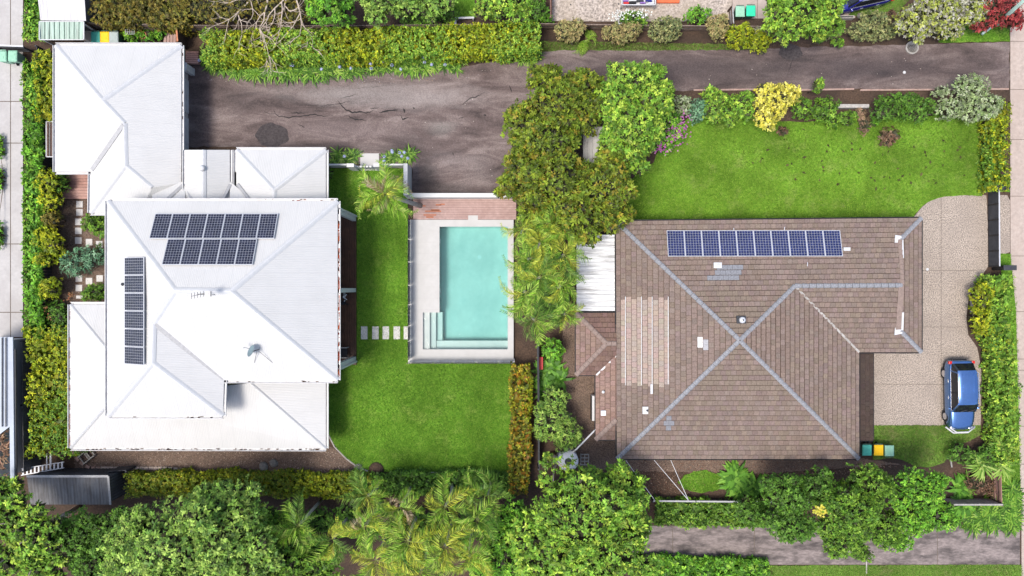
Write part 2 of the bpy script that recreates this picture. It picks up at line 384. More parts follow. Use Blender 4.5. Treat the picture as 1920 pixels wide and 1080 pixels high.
cracks = [([(45,628),(75,640),(105,640),(130,655),(185,662),(230,655),(290,650),(330,645),(380,655),(435,650)],.02,.05), ([(195,635),(275,635)],.03,.05),
    ([(350,605),(400,590),(440,588),(480,580),(530,570)],.012,.03), ([(460,565),(480,590),(500,615),(540,632),(580,628),(620,638),(660,620)],.03,.07),
    ([(470,553),(510,545),(575,528)],.01,.025), ([(495,647),(520,655),(560,672),(625,675)],.02,.05), ([(690,635),(740,625),(800,618)],.04,.08),
    ([(815,648),(825,672),(860,660)],.04,.08), ([(1160,595),(1185,565),(1205,553),(1240,545),(1285,520)],.02,.045), ([(1140,668),(1175,658)],.02,.04),
    ([(235,698),(275,717)],.02,.04), ([(830,610),(836,635)],.06,.10), ([(882,605),(894,610)],.05,.08), ([(1280,646),(1296,652)],.06,.1), ([(1106,858),(1110,876)],.03,.06),
    ([(560,497),(640,490),(780,480)],.006,.014), ([(1440,520),(1425,480)],.03,.06), ([(640,612),(690,605)],.02,.04), ([(100,615),(110,640)],.01,.03),
    ([(3115,295),(3020,330),(2985,430)],.01,.025), ([(1500,610),(1440,640)],.01,.03), ([(4370,430),(4600,330)],.006,.012)]
for i, (pts, w0, w1) in enumerate(cracks):
    m = MB(); strip(m, zc(pts), w0*.75, w1*.75, .035, i); m.build("crack", "crack", drive)
def blotch(cx, cy, rx, ry, seed, n=40):
    r = random.Random(seed); ph = [r.uniform(0, 6.28) for _ in range(4)]
    return [(cx+rx*(1+.05*math.sin(2*t+ph[0])+.04*math.sin(5*t+ph[1])+.03*math.sin(9*t+ph[2]))*math.cos(t),
             cy+ry*(1+.05*math.sin(3*t+ph[3])+.04*math.sin(6*t+ph[1])+.03*math.sin(11*t+ph[0]))*math.sin(t)) for t in [2*math.pi*i/n for i in range(n)]]
sheet("repair_patch", blotch(511, 254, 30, 23, 1), .036, "patch", parent=drive, kind=None, depth=.004)
sheet("repair_patch", blotch(1482, 98, 22, 15, 2), .036, "patch", parent=drive, kind=None, depth=.004)

lawn_pool = [(600,316),(757,316),(765,325),(765,676),(958,676),(959,875),(945,888),(700,884),(672,874),(650,858),(628,836),(614,806),(612,700),(600,690)]
sheet("lawn", lawn_pool, .06, "lawn_fine", .03, 5)
lawn_front = [(1165,425),(1185,335),(1225,305),(1240,270),(1290,222),(1330,215),(1420,225),(1500,230),(1600,222),(1650,225),(1770,215),(1836,215),(1840,368),(1800,366),(1770,368),(1745,375),(1725,390),(1705,414),(1600,425)]
sheet("lawn", lawn_front, .06, "lawn_front", .04, 6)
lawn_small = [(1637,797),(1780,797),(1838,797),(1838,815),(1810,830),(1790,830),(1782,850),(1768,868),(1740,876),(1715,874),(1690,862),(1672,858),(1637,862)]
sheet("lawn", lawn_small, .06, "lawn_rough", .03, 7)
verge_a = [(1874,476),(1895,476),(1905,560),(1913,880),(1913,986),(1800,990),(1840,940),(1880,860),(1890,700)]
sheet("grass_verge", verge_a, .05, "lawn_fine", .03, 8)
verge_b = [(1430,1060),(1916,1058),(1916,1100),(1430,1100)]
sheet("grass_verge", verge_b, .05, "lawn_rough", .03, 9)
verge_c = [(1760,45),(1892,50),(1892,78),(1760,80)]
sheet("grass_verge", verge_c, .05, "lawn_fine", .03, 10)
patch_d = blotch(1316, 903, 44, 20, 5)
sheet("grass_patch", patch_d, .05, "lawn_fine", .05, 11)
patch_e = [(850,-20),(890,-20),(890,34),(852,34)]
sheet("grass_patch", patch_e, .05, "lawn_fine", .03, 12)
verge_f = [(1012,78),(1420,84),(1420,93),(1200,95),(1060,93),(1012,98)]
sheet("grass_verge", verge_f, .045, "lawn_rough", .05, 13)
verge_g = [(1640,-20),(1720,-20),(1680,30),(1590,30)]
sheet("grass_verge", verge_g, .045, "lawn_rough", .05, 14)
verge_h = [(1838,330),(1893,330),(1893,360),(1845,360)]
sheet("grass_verge", verge_h, .045, "lawn_fine", .03, 15)

agg = sheet("aggregate_driveway", [(1600,400),(1712,408),(1728,388),(1745,376),(1768,368),(1800,366),(1849,366),(1851,420),(1852,500),(1832,530),(1815,560),(1811,600),(1815,628),(1832,652),(1840,700),(1838,800),(1600,797)], .04, "aggregate", .015, 21)
for a, b in [((1764,368),(1764,797)), ((1600,507),(1830,507)), ((1727,613),(1814,613)), ((1637,720),(1838,721))]:
    A, B = W(*a), W(*b); MB().bar((A.x, A.y, .043), (B.x, B.y, .043), .025, .006).build("joint", "joint", agg)
MB().cyl(W(1738, 505), .09, .04, .07, 14).build("drain_cap", "white_metal", agg)
sheet("gate_apron", [(1866,366),(1888,366),(1897,385),(1898,470),(1880,478),(1866,500)], .042, "aggregate", .01, 22)
fp = sheet("footpath", [(1893,-420),(1990,-420),(1990,1440),(1914,1440),(1914,985),(1911,880),(1903,560),(1893,475)], .045, "joint", 0, 23)
ys = [-420,-330,-230,-130,-30,78,168,262,368,480,584,673,694,799,870,985,1110,1220,1330,1440]
def edge_x(y): return np.interp(y, [-30,475,560,880,985,1110],[1893,1893,1903,1911,1914,1914])
for i in range(len(ys)-1):
    y0, y1 = ys[i]+.5, ys[i+1]-.5
    sheet("slab", [(edge_x(y0)+.5,y0),(1930,y0),(1930,y1),(edge_x(y1)+.5,y1)], .056, "slab_pink", 0, parent=fp, kind=None, depth=.03)
    sheet("slab", [(1931,y0),(1985,y0),(1985,y1),(1931,y1)], .056, "slab_pink", 0, parent=fp, kind=None, depth=.03)
ld = sheet("concrete_driveway", [(1150,985),(1912,985),(1912,1059),(1150,1059)], .03, "joint", 0, 24)
xs = [1150,1261,1414,1625,1757,1912]
for i in range(5):
    sheet("slab", [(xs[i]+.6,986),(xs[i+1]-.6,986),(xs[i+1]-.6,1058),(xs[i]+.6,1058)], .042, "slab_stained", 0, parent=ld, kind=None, depth=.03)
MB().bar(W(1624.5,1030,.05), W(1624.5,1075,.05), .07, .05).build("kerb_edge", "concrete_kerb", ld)
nd = sheet("neighbour_driveway", [(-60,-30),(44,-30),(44,632),(-60,632)], .03, "joint", 0, 25)
for x0, x1 in ((-60,20),(21,44)):
    for y0, y1 in ((-30,86),(87,190),(191,268),(269,457),(458,585),(586,632)):
        sheet("slab", [(x0+.3,y0+.3),(x1-.3,y0+.3),(x1-.3,y1-.3),(x0+.3,y1-.3)], .04, "slab_grey", 0, parent=nd, kind=None, depth=.03)
sheet("gravel_yard", [(1036,-30),(1372,-30),(1372,40),(1036,40)], .03, "gravel", .03, 26)
pad = sheet("concrete_pad", [(1373,-30),(1460,-30),(1460,35),(1373,35)], .05, "slab_pink", 0, 27)
MB().bar(W(1420,-30,.053), W(1420,35,.053), .03, .008).build("joint", "joint", pad)
sheet("carport_slab", [(1565,10),(1640,4),(1640,20),(1603,24),(1603,34),(1560,34)], .04, "slab_pink", 0, 28)
sheet("mulch_bed", [(115,370),(200,370),(200,585),(110,600),(70,600),(70,370)], .02, "litter_gravel", .05, 29)
sheet("mulch_bed", [(140,838),(620,838),(690,886),(230,890),(140,890)], .02, "litter_gravel", .05, 30)
sheet("mulch_bed", [(1055,600),(1160,600),(1160,860),(1620,860),(1690,870),(1400,890),(1280,885),(1090,880),(1055,860)], .02, "litter_gravel", .05, 31)
sheet("side_path", [(158,42),(172,42),(172,82),(158,82)], .03, "slab_grey", 0, 32)
sheet("entry_path", [(676,288),(711,288),(711,320),(676,320)], .07, "paving_white", 0, 33, depth=.1)
# lawn kerb
ed = [(612,806),(616,815),(628,838),(650,860),(672,876),(690,883)]
eds = [W(*p) for p in ed]
for i in range(len(eds)-1): pass
m = MB(); m.tube([Vector((p.x, p.y, .05)) for p in eds], .055, 6); m.tube([W(740,884,.05), W(800,886,.05), W(860,887,.05), W(950,889,.05)], .06, 6)
m.build("lawn_kerb", "concrete_kerb", kind="structure")

# ------------------------------------------------------------------ pool
def rectW(x0, y0, x1, y1, z=PZ):
    a, b = W(x0, y0, z), W(x1, y1, z); return a.x, b.y, b.x, a.y
pv = MB()
for r in ((774,412,793,673),(793,412,824,586),(824,412,952,425),(952,412,963,673),(793,655,952,673)):
    x0, y0, x1, y1 = rectW(*r); pv.box(x0, y0, -1.6, x1, y1, PZ)
paving = pv.build("pool_paving", "paving_white", kind="structure")
for y in range(433, 673, 21):      # fine joints between the pale paving slabs
    if y < 586: MB().bar(W(775,y,PZ+.002), W(823.5,y,PZ+.002), .012, .004).build("joint", "slab_grey", paving)
MB().box(*rectW(878,404,896,413,PZ)[:2], PZ-.05, *rectW(878,404,896,413,PZ)[2:], PZ+.016).build("skimmer_lid", "paving_white", paving)
sh = MB()
def shell_box(x0, y0, x1, y1, zt):
    a, b, c, d = rectW(x0, y0, x1, y1); sh.box(a, b, -1.6, c, d, zt)
shell_box(824,425,952,655,-1.15)
pool = sh.build("pool_floor", "pool_plaster", kind="structure")
def step(x0, y0, x1, y1, zt, nm="pool_step"):
    a, b, c, d = rectW(x0, y0, x1, y1); MB().box(a, b, -1.5, c, d, zt).build(nm, "pool_plaster", pool)
step(793,586,805,655,.06); step(805,586,816,655,-.2); step(816,586,827.5,640,-.5); step(816,640,952,655,-.32, "bench_ledge")
for (x, y, w, h) in ((827,452,1.6,5),(827,545,1.6,5)):
    p = W(824.4,y,.05); MB().box(p.x, p.y-.12, -.1, p.x+.05, p.y+.12, .1).build("pool_light", "white_metal", pool)
p = W(899,482,-1.1); MB().cyl(p, .13, -1.15, -1.12, 16).build("drain_cover", "white_metal", pool)
wa = MB(); x0, y0, x1, y1 = rectW(824,425,952,655); e = .004
xs0, ysn, _, _ = rectW(793,655,824,586); _, ysb, _, yst = rectW(793,586,824,655)
wp = [(xs0+e, y0+e), (x1-e, y0+e), (x1-e, y1-e), (x0+e, y1-e), (x0+e, yst-e), (xs0+e, yst-e)]
wa.prism(wp, -1.55, .20); wa.build("pool_water", "pool_water", kind="structure")
# timber deck at the pool's end
dk = thing("pool_deck", "pinkish timber deck with worn red patches at the pool's end", "deck", W(870,392,PZ))
x0, y0, x1, y1 = rectW(775,373,968,411.6,PZ)
b = MB(); n = 12
for i in range(n):
    ya = y0+(y1-y0)*i/n; b.box(x0, ya+.008, PZ-.06, x1, ya+(y1-y0)/n-.008, PZ-.005)
b.build("board", "deck_pink", dk, kind="stuff")
MB().box(x0, y0, -.1, x1, y1, PZ-.07).build("joist_frame", "timber_dark", dk)
w = MB(); r = random.Random(4)
for (px, py, L) in ((812,396,30),(806,403,24),(822,384,10),(830,383,8),(806,407,14),(816,394,16),(795,386,6)):
    A = W(px-L/2, py, PZ); B = W(px+L/2, py, PZ); w.box(A.x, A.y-.05, PZ-.02, B.x, A.y+.05, PZ-.002)
w.build("worn_board", "deck_worn", dk, kind="stuff")
# glass fence round the pool
gf = thing("pool_fence", "frameless glass fence with pale kerb along the pool paving", "fence", W(772, 540))
A, B = W(772.5,412,PZ), W(772.5,676,PZ); C = W(965,676,PZ)
MB().box(A.x-.26, B.y-.12, 0, A.x+.05, A.y, .22).build("kerb", "paver", gf)
MB().box(A.x+.052, B.y-.12, 0, C.x, B.y+.10, .22).build("kerb", "paver", gf)
ty = [412,450,492,535,571,610,638,673]
for i in range(7):
    a, c = W(0,ty[i],PZ).y, W(0,ty[i+1],PZ).y
    MB().box(A.x-.10, c+.02, .26, A.x-.086, a-.02, 1.55).build("glass_panel", "fence_glass", gf)
    for yy in (a-.25, c+.25): MB().box(A.x-.12, yy-.03, .2, A.x-.06, yy+.03, .42).build("spigot", "alu", gf)
tx = [766,815,850,893,935,963]
for i in range(5):
    a, c = W(tx[i],0,PZ).x, W(tx[i+1],0,PZ).x
    MB().box(a+.02, B.y-.075, .26, c-.02, B.y-.06, 1.55).build("glass_panel", "fence_glass", gf)
    for xx in (a+.25, c-.25): MB().box(xx-.03, B.y-.1, .2, xx+.03, B.y-.04, .42).build("spigot", "alu", gf)
for i, (x0, ord_) in enumerate(((677,"farthest left of five, nearest the dark deck"),(698,"second of five from the dark deck"),(717.5,"third and middle one of five"),(738,"fourth of five from the dark deck"),(757,"fifth of five, touching the glass fence"))):
    a, b = W(x0,612,.06), W(x0+12,636,.06)
    MB().box(a.x, b.y, .02, b.x, a.y, .085).build("stepping_stone", "paver", label="white stepping stone on the lawn, "+ord_, cat="stepping stone", group="stepping stones across the pool lawn")
# white rendered courtyard wall
wl = thing("courtyard_wall", "white rendered garden wall with gate pillars beside the asphalt drive", "wall", W(690, 312))
def wallseg(x0, y0, x1, y1, h, nm="wall_panel", cap=True):
    a, b = W(x0,y0,h), W(x1,y1,h); MB().box(a.x, b.y, 0, b.x, a.y, h).build(nm, "render_white", wl)
wallseg(613,307,649.5,310,1.0); wallseg(650,306.5,663.5,313,1.7, "pillar"); wallseg(700,306.5,712,313,1.7, "pillar"); wallseg(712.5,307,756,310,1.0)
wallseg(756.5,306.5,764,366,2.1); wallseg(764.3,362,990,370,1.2)
a, b = W(664,313,.5), W(700,316,.5)
for i in range(6): MB().box(a.x+(b.x-a.x)*i/6+.03, b.y, .1, a.x+(b.x-a.x)*(i+1)/6-.03, a.y, 1.0).build("gate_slat", "render_white", wl)

# ------------------------------------------------------------------ roofs: corrugated metal
def roof_mesh(name, faces, mat, parent, soffit=True):
    """faces: lists of (px,py,z); lower side closed by a copy 6 cm down"""
    V, F, UV = [], [], []
    idx = {}
    def vid(p):
        k = tuple(round(x, 3) for x in p)
        if k not in idx: idx[k] = len(V); V.append(W(*p))
        return idx[k]
    for fc in faces: F.append([vid(p) for p in fc])
    me = bpy.data.meshes.new(name); org = ORG[parent.name]
    F2 = []
    for f in F:
        a = Vector((0,0,0))
        for i in range(1, len(f)-1): a += (V[f[i]]-V[f[0]]).cross(V[f[i+1]]-V[f[0]])
        F2.append(f if a.z > 0 else f[::-1])
    me.from_pydata([v-org for v in V], [], F2)
    uv = me.uv_layers.new(name="UVMap")
    for p in me.polygons:
        n = p.normal
        for li in p.loop_indices:
            co = me.vertices[me.loops[li].vertex_index].co
            uv.data[li].uv = (co.x, co.y) if abs(n.y) > abs(n.x) else (co.y, co.x)
    me.materials.append(MATS[mat]); o = bpy.data.objects.new(name, me); link(o, parent); ORG[o.name] = org
    if soffit:
        sm = o.modifiers.new("thickness", 'SOLIDIFY'); sm.thickness = .05; sm.offset = -1
    return o
def gutter(parent, pts, z, closed=False, mat="gutter_white", w=.16):
    pts = [W(x, y, z) for x, y in pts]; n = len(pts); ar = sum(pts[i].x*pts[(i+1)%n].y-pts[(i+1)%n].x*pts[i].y for i in range(n))
    for i in range(n if closed else n-1):
        a, b = pts[i], pts[(i+1)%n]; d = (b-a).normalized(); o = Vector((d.y, -d.x, 0))
        if ar < 0: o = -o
        e = d*.0
        m = MB(); m.bar(a+o*(w-.015)-d*0+Vector((0,0,-.04)), b+o*(w-.015)+Vector((0,0,-.04)), .03, .13)
        m.bar(a+o*w*.45+Vector((0,0,-.11)), b+o*w*.45+Vector((0,0,-.11)), w*.9, .02)
        m.build("gutter", mat, parent)
def caps(parent, segs, mat="white_metal", r=.085, lift=.02, n=5, nm="ridge_cap"):
    for a, b in segs:
        A, B = W(*a), W(*b); up = Vector((0,0,lift)); d = (B-A).normalized(); s = d.cross(Vector((0,0,1))).normalized()
        vs = []
        for P in (A, B):
            vs += [P+s*1.9*r-Vector((0,0,.05)), P+s*r*.8+Vector((0,0,lift+.015)), P+Vector((0,0,lift+.055)), P-s*r*.8+Vector((0,0,lift+.015)), P-s*1.9*r-Vector((0,0,.05))]
        MB().add(vs, [(i, i+1, 6+i, 5+i) for i in range(4)]).build(nm, mat, parent)
def valleys(parent, segs, w=.24, mat="valley", lift=.02):
    for a, b in segs:
        A, B = W(*a), W(*b); MB().bar(A+Vector((0,0,lift)), B+Vector((0,0,lift)), w, .02).build("valley_gutter", mat, parent)

wh = thing("white_house", "large white house with corrugated metal hip roofs and solar panels", "house", W(380, 560))
E1, E2, E0 = 5.2, 2.7, 2.6
# upper storey
R1, R2 = 7.9, 6.9
NW, NE, SE, SI, SW2, SE2 = (202,377,E1), (633,377,E1), (633,713,E1), (420,713,E1), (202,780,E1), (418,780,E1)
rw, re, rj, rs = (328,544.5,R1), (433,545.5,R1), (288,606,R2), (285.5,680,R2)
up = roof_mesh("upper_roof", [[NW, NE, re, rw], [NE, SE, re], [rw, re, SE, SI, rj], [NW, rw, rj, rs, SW2], [SW2, rs, SE2], [rj, SI, SE2, rs]], "roof_white", wh)
gutter(up, [(202,377),(633,377),(633,713),(420,713),(418,780),(202,780)], E1, True)
caps(up, [(NW,rw),(NE,re),(SE,re),(rw,re),(rw,rj),(rj,rs),(rs,SW2),(rs,SE2)])
valleys(up, [((290,608,R2),(419,712,E1))])
# garage wing
g0, g1, g2 = (192,188,4.35), (233,231,4.15), (235,310,4.1)
GNW, GNE, GSE, GSW, GI, GL = (104,85,E2), (340,85,E2), (340,343,E2), (104,322,E2), (170,322,E2), (169,399,E2)
def _pl(a, b, c):
    n = (b-a).cross(c-a).normalized(); n = n if n.z > 0 else -n; return a, n
_pe = _pl(W(*GNE), W(*GSE), W(*g0))
def onE(x, y): return (x, y, round(ray_plane(x, y, *_pe).z, 3))
g1, g2, g3 = onE(233,231), onE(235,310), onE(285,352)
gr = roof_mesh("garage_roof", [[GNW, GNE, g0], [GNW, g0, g1], [GNW, g1, GSW], [GSW, g1, GI], [g0, GNE, GSE, g3, g2, g1], [g1, GL, GI], [g1, g2, GL], [g2, g3, (262,399,E2), GL], [g3, GSE, (320,399,E2), (262,399,E2)]], "roof_white", wh)
gutter(gr, [(340,343),(340,85),(104,85),(104,322),(170,322),(169,399),(205,399)], E2)
caps(gr, [(GNW,g0),(GNE,g0),(g0,g1),(g1,g2),(g2,g3),(g2,GL)])
valleys(gr, [((231,234,g1[2]+.05),(172,319,E2+.1)), ((340,345,E2+.02),(306,378,E2+.15))])
# entry gable and entry hip
en = roof_mesh("entry_gable_roof", [[(347,281,2.9),(381,281,3.5),(381,392,3.5),(347,392,2.9)], [(381,281,3.5),(431,281,2.75),(431,392,2.75),(381,392,3.5)]], "roof_white", wh)
caps(en, [((381,281,3.5),(381,380,3.5))]); gutter(en, [(431,375),(431,281)], 2.75); gutter(en, [(347,281),(347,375)], 2.9)
p = W(380,316,3.52); MB().lathe((p.x,p.y), [(.1,3.45),(.1,3.6),(.19,3.62),(.15,3.72),(.03,3.76)], 16).build("roof_vent", "white_metal", en, smooth=True)
eh = roof_mesh("entry_hip_roof", [[(443,281,E2),(611,281,E2),(514,357,3.75)], [(611,281,E2),(611,392,E2),(514,392,3.75),(514,357,3.75)], [(443,281,E2),(514,357,3.75),(514,392,3.75),(443,392,E2)]], "roof_white", wh)
gutter(eh, [(443,350),(443,281),(611,281),(611,392)], E2); caps(eh, [((443,281,E2),(514,357,3.75)),((611,281,E2),(514,357,3.75)),((514,357,3.75),(514,390,3.75))])
roof_mesh("link_roof", [[(285,352,2.95),(347,340,2.72),(347,395,3.3),(285,395,3.3)]], "roof_white", wh)
roof_mesh("link_roof", [[(431,340,2.72),(470,372,3.05),(470,395,3.3),(431,395,3.3)]], "roof_white", wh)
valleys(wh, [((345,345,2.8),(310,377,3.2)), ((432,346,2.8),(415,378,3.2)), ((445,345,2.8),(470,378,3.2)), ((350,350,2.85),(362,378,3.2))], .18)
# wrap-around lower roof
TZ = 3.75
lw = roof_mesh("verandah_roof", [[(132,571,E0),(240,571,E0),(240,700,TZ),(212,668,TZ)], [(132,571,E0),(212,668,TZ),(212,748,TZ),(132,840,E0)],
    [(132,840,E0),(212,748,TZ),(470,718,TZ),(611,841,E0)], [(611,841,E0),(470,718,TZ),(470,660,TZ),(611,660,E0)]], "roof_white", wh)
gutter(lw, [(205,571),(132,571),(132,840),(611,841),(611,700)], E0)
caps(lw, [((132,571,E0),(212,668,TZ)),((132,840,E0),(212,748,TZ)),((611,841,E0),(470,718,TZ))], r=.06)
MB().bar(W(395,787,3.12), W(407,836,E0+.05), .03, .02).build("sheet_lap", "valley", lw)
p = W(427,797,3.0); m = MB(); m.bar(p+Vector((-.1,.02,.08)), p+Vector((.1,.06,.08)), .06, .05); m.build("pipe_flashing", "charcoal", lw)
# walls
def wall_block(px, z1, name, inset, z0=0.0, mat="render_white", ez=None):
    pts = [W(x, y, ez if ez else z1) for x, y in px]; xs_ = [p.x for p in pts]; ys_ = [p.y for p in pts]
    MB().box(min(xs_)+inset[0], min(ys_)+inset[1], z0, max(xs_)-inset[2], max(ys_)-inset[3], z1-.08).build(name, mat, wh)
wall_block([(202,377),(633,713)], E1, "wall", (.5,.5,2.4,.5))
wall_block([(202,700),(418,780)], E1, "wall", (.5,.5,.5,.0))
wall_block([(104,85),(340,322)], E2, "wall", (.5,.5,.7,.5), mat="wall_beige")
wall_block([(175,322),(611,395)], E2, "wall", (.6,.2,.6,.0))
wall_block([(355,290),(600,380)], E2, "wall", (.5,.2,.6,.5))
# garage doors on the east wall, windows facing the pool
gx_ = W(340,0,E2).x-.7
for y0, y1 in ((130,195),(205,270)):
    a, b = W(0,y0,E2).y, W(0,y1,E2).y
    d = MB().box(gx_, b, .05, gx_+.05, a, 2.2).build("garage_door", "gutter_white", wh)
    for k in range(1,5): MB().box(gx_+.05, b, .05+k*.43-.01, gx_+.056, a, .05+k*.43+.01).build("door_groove", "valley", d)
mx_ = W(633,0,E1).x-2.4
for y0, y1 in ((420,480),(490,530),(560,620),(630,670)):
    a, b = W(0,y0,.3).y, W(0,y1,.3).y
    f = MB().box(mx_, b, .3, mx_+.06, a, 2.4).build("window", "white_metal", wh); MB().box(mx_+.06, b+.08, .38, mx_+.065, a-.08, 2.32).build("pane", "dark_glass", f)
    f = MB().box(mx_, b+.2, 3.3, mx_+.06, a-.2, 4.6).build("window", "white_metal", wh); MB().box(mx_+.06, b+.28, 3.38, mx_+.065, a-.28, 4.52).build("pane", "dark_glass", f)
# verandah deck and tall posts
px0 = W(668,0,.25).x
vd = MB(); yA, yB = W(0,404,.25).y, W(0,684,.25).y; nb = 22; x0 = px0-2.4
for i in range(nb): vd.box(x0+(px0-x0)*i/nb+.006, yB, .12, x0+(px0-x0)*(i+1)/nb-.006, yA, .25)
vd.build("deck_board", "deck_brown", wh, kind="stuff")
for yp in (411, 544, 672):
    q = W(668,yp,.25)
    MB().box(q.x-.24, q.y-.13, .2, q.x-.02, q.y+.13, E1-.1).build("post", "white_metal", wh)
    if yp != 544: MB().box(q.x-.05, q.y+(.14 if yp == 411 else -.24), .2, q.x+.06, q.y+(.24 if yp == 411 else -.14), E1-.1).build("post", "white_metal", wh)
# leaf litter and rust in the gutters
lit = MB(); r = random.Random(9)
def litter(x0, y0, x1, y1, z, n, hor, off, cols):
    for _ in range(n):
        t = r.random(); t = t if r.random() < .5 else abs(math.sin(t*7))*.99
        p = W(x0+(x1-x0)*t, y0+(y1-y0)*t, z); q = r.uniform(.02,.08)
        if hor: a, b = r.uniform(.03,.10), r.uniform(.012,.03)
        else: a, b = r.uniform(.015,.045), r.uniform(.03,.16)
        x, y = p.x+off[0]*r.uniform(.03,.12), p.y+off[1]*r.uniform(.03,.12)
        lit.add([(x-a,y-b,z-.06+q*.3),(x+a,y-b*.8,z-.06+q*.3),(x+a*.9,y+b,z-.05),(x-a,y+b*.9,z-.06)], [(0,1,2,3)], r.choice(cols))
rust = [(.22,.035,.015),(.12,.03,.02),(.28,.07,.03),(.06,.03,.02)]; dry = [(.08,.05,.035),(.14,.09,.06),(.05,.035,.03)]
litter(633,400,633,705,E1,90,False,(1,0),rust); litter(132,580,132,838,E0,40,False,(-1,0),[(.3,.2,.17),(.2,.12,.1)]); litter(150,840,600,841,E0,70,True,(0,-1),dry)
litter(480,377,630,377,E1,10,True,(0,1),rust+dry); litter(430,713,630,713,E1,9,True,(0,-1),dry); litter(210,780,415,780,E1,8,True,(0,-1),dry); litter(340,100,340,340,E2,14,False,(1,0),dry)
lit.build("leaf_litter", "chips", wh, kind="stuff", colors=True)

# ------------------------------------------------------------------ tiled house
th = thing("tiled_house", "brown tiled hip-roof house with grey ridge caps and solar panels", "house", W(1390, 630))
EZ = 2.6; AZ = 4.55
def pl(a, b, c):
    n = (b-a).cross(c-a).normalized(); n = n if n.z > 0 else -n; return a, n
apex = W(1387,638,AZ)
eNW, eNE, eSE, eSW = W(1155,415,EZ), W(1727,409,EZ), W(1610,860,EZ), W(1157,860,EZ)
wSE, wI = W(1727,660,EZ), W(1610,660,EZ)
PN = pl(eNW, eNE, apex); ridI = ray_plane(1490,536,*PN); ridE = ray_plane(1692,535,*PN); gN = ray_plane(1687,450,*PN)
PS2 = pl(wI, wSE, ridI); ridE = Vector((ridE.x, ridE.y, ridI.z)); gS = ray_plane(1687,619,*PS2)
PE = (wSE, ((eNE-wSE).cross(gN-wSE)).normalized()); 
if PE[1].z < 0: PE = (PE[0], -PE[1])
gNE_ = Vector((gN.x, gN.y, gN.z)); 
ROOF = [  # polygon, eave A, eave B, name
    ([eNW, eNE, gN, ridE, ridI, apex], eNW, eNE, "north"),
    ([eSW, apex, eNW], eSW, eNW, "west"),
    ([eSW, eSE, apex], eSW, eSE, "south"),
    ([eSE, wI, ridI, apex], eSE, wI, "east"),
    ([wI, wSE, gS, ridE, ridI], wI, wSE, "wing"),
    ([eNE, wSE, gS, gN], wSE, eNE, "hipend")]
roof = MB()
for P_, A, B, nm in ROOF: roof.poly([p-Vector((0,0,.02)) for p in P_])
roof.poly([p-Vector((0,0,.08)) for p in (eNW, eSW, eSE, wI, wSE, eNE)])
roof = roof.build("roof", "timber_dark", th)
MB().poly([gN, gS, ridE]).build("gablet_wall", "ridge_brown", roof)
def clip(poly, rect):
    u0, v0, u1, v1 = rect
    for ax, lim, sg in ((0,u0,1),(0,u1,-1),(1,v0,1),(1,v1,-1)):
        out = []
        for i in range(len(poly)):
            a, b = poly[i], poly[(i+1)%len(poly)]; da, db = sg*(a[ax]-lim), sg*(b[ax]-lim)
            if da >= 0: out.append(a)
            if (da > 0 and db < 0) or (da < 0 and db > 0):
                t = da/(da-db); out.append((a[0]+(b[0]-a[0])*t, a[1]+(b[1]-a[1])*t))
        poly = out
        if len(poly) < 3: return []
    return poly
def area2(p): return abs(sum(p[i][0]*p[(i+1)%len(p)][1]-p[(i+1)%len(p)][0]*p[i][1] for i in range(len(p))))/2
TW, TH = .32, .325
tr_ = random.Random(11)
def tile_col(p, tone=1.0, base=(.196,.150,.126)):
    x, y = to_px(p); f = tone*tr_.uniform(.88,1.12); c = [base[0]*f, base[1]*f*tr_.uniform(.96,1.03), base[2]*f*tr_.uniform(.94,1.05)]
    if 1164 < x < 1257 and 558 < y < 722: c = [.335*tr_.uniform(.93,1.05), .265*tr_.uniform(.95,1.04), .225*tr_.uniform(.95,1.04)]
    if (1346 < x < 1390 and 493 < y < 503) or (1340 < x < 1390 and 503 <= y < 513) or (1330 < x < 1388 and 513 <= y < 523) or (1244 < x < 1263 and 792 < y < 802) or (1249 < x < 1258 and 783 < y < 792): c = [.21,.215,.235]
    if 1315 < x < 1327 and 640 < y < 652: c = [.36,.355,.37]
    if 1304 < x < 1315 and 636 < y < 648: c = [.72,.70,.68]
    return tuple(c)
def lay_tiles(P_, A, B, tw=TW, th_=TH, proud=.05, tone=1.0, base=(.196,.150,.126), mb=None, want=None, gap=.04):
    u = (B-A).normalized(); n = (P_[1]-P_[0]).cross(P_[2]-P_[0]).normalized()
    if n.z < 0: n = -n
    v = n.cross(u).normalized()
    if v.z < 0: v = -v
    q = [((p-A).dot(u), (p-A).dot(v)) for p in P_]; us = [a for a, _ in q]; vs = [b for _, b in q]
    row = 0; v0 = -.04
    while v0 < max(vs):
        off = (row % 2)*tw*.5 + tr_.uniform(-.03,.03); c0 = math.floor((min(us)-off)/tw)
        u0 = c0*tw+off
        while u0 < max(us):
            g_ = .006; rect = (u0+g_, v0, u0+tw-g_, v0+th_-gap)
            cp = clip(q, rect)
            if cp and area2(cp) > .002:
                full = area2(cp) > .985*(tw-2*g_)*(th_-gap)
                ctr = A+u*(u0+tw/2)+v*(v0+th_/2); c = tile_col(ctr, tone, base); jit = tr_.uniform(-.006,.008)
                if full and want is not None: want.append((ctr, u, v, n, c, jit, cp, gap))
                else: emit(mb, cp, A, u, v, n, v0, th_, proud+jit, c)
            u0 += tw
        v0 += th_; row += 1
def emit(mb, cp, A, u, v, n, v0, th_, proud, c):
    k = len(cp); top = [A+u*a+v*b+n*(.012+proud*(1-(b-v0)/th_)) for a, b in cp]; bot = [A+u*a+v*b-n*.015 for a, b in cp]
    mb.add(top+bot, [tuple(range(k))]+[(i, k+i, k+(i+1)%k, (i+1)%k) for i in range(k)], c)
tj = MB(); want = []
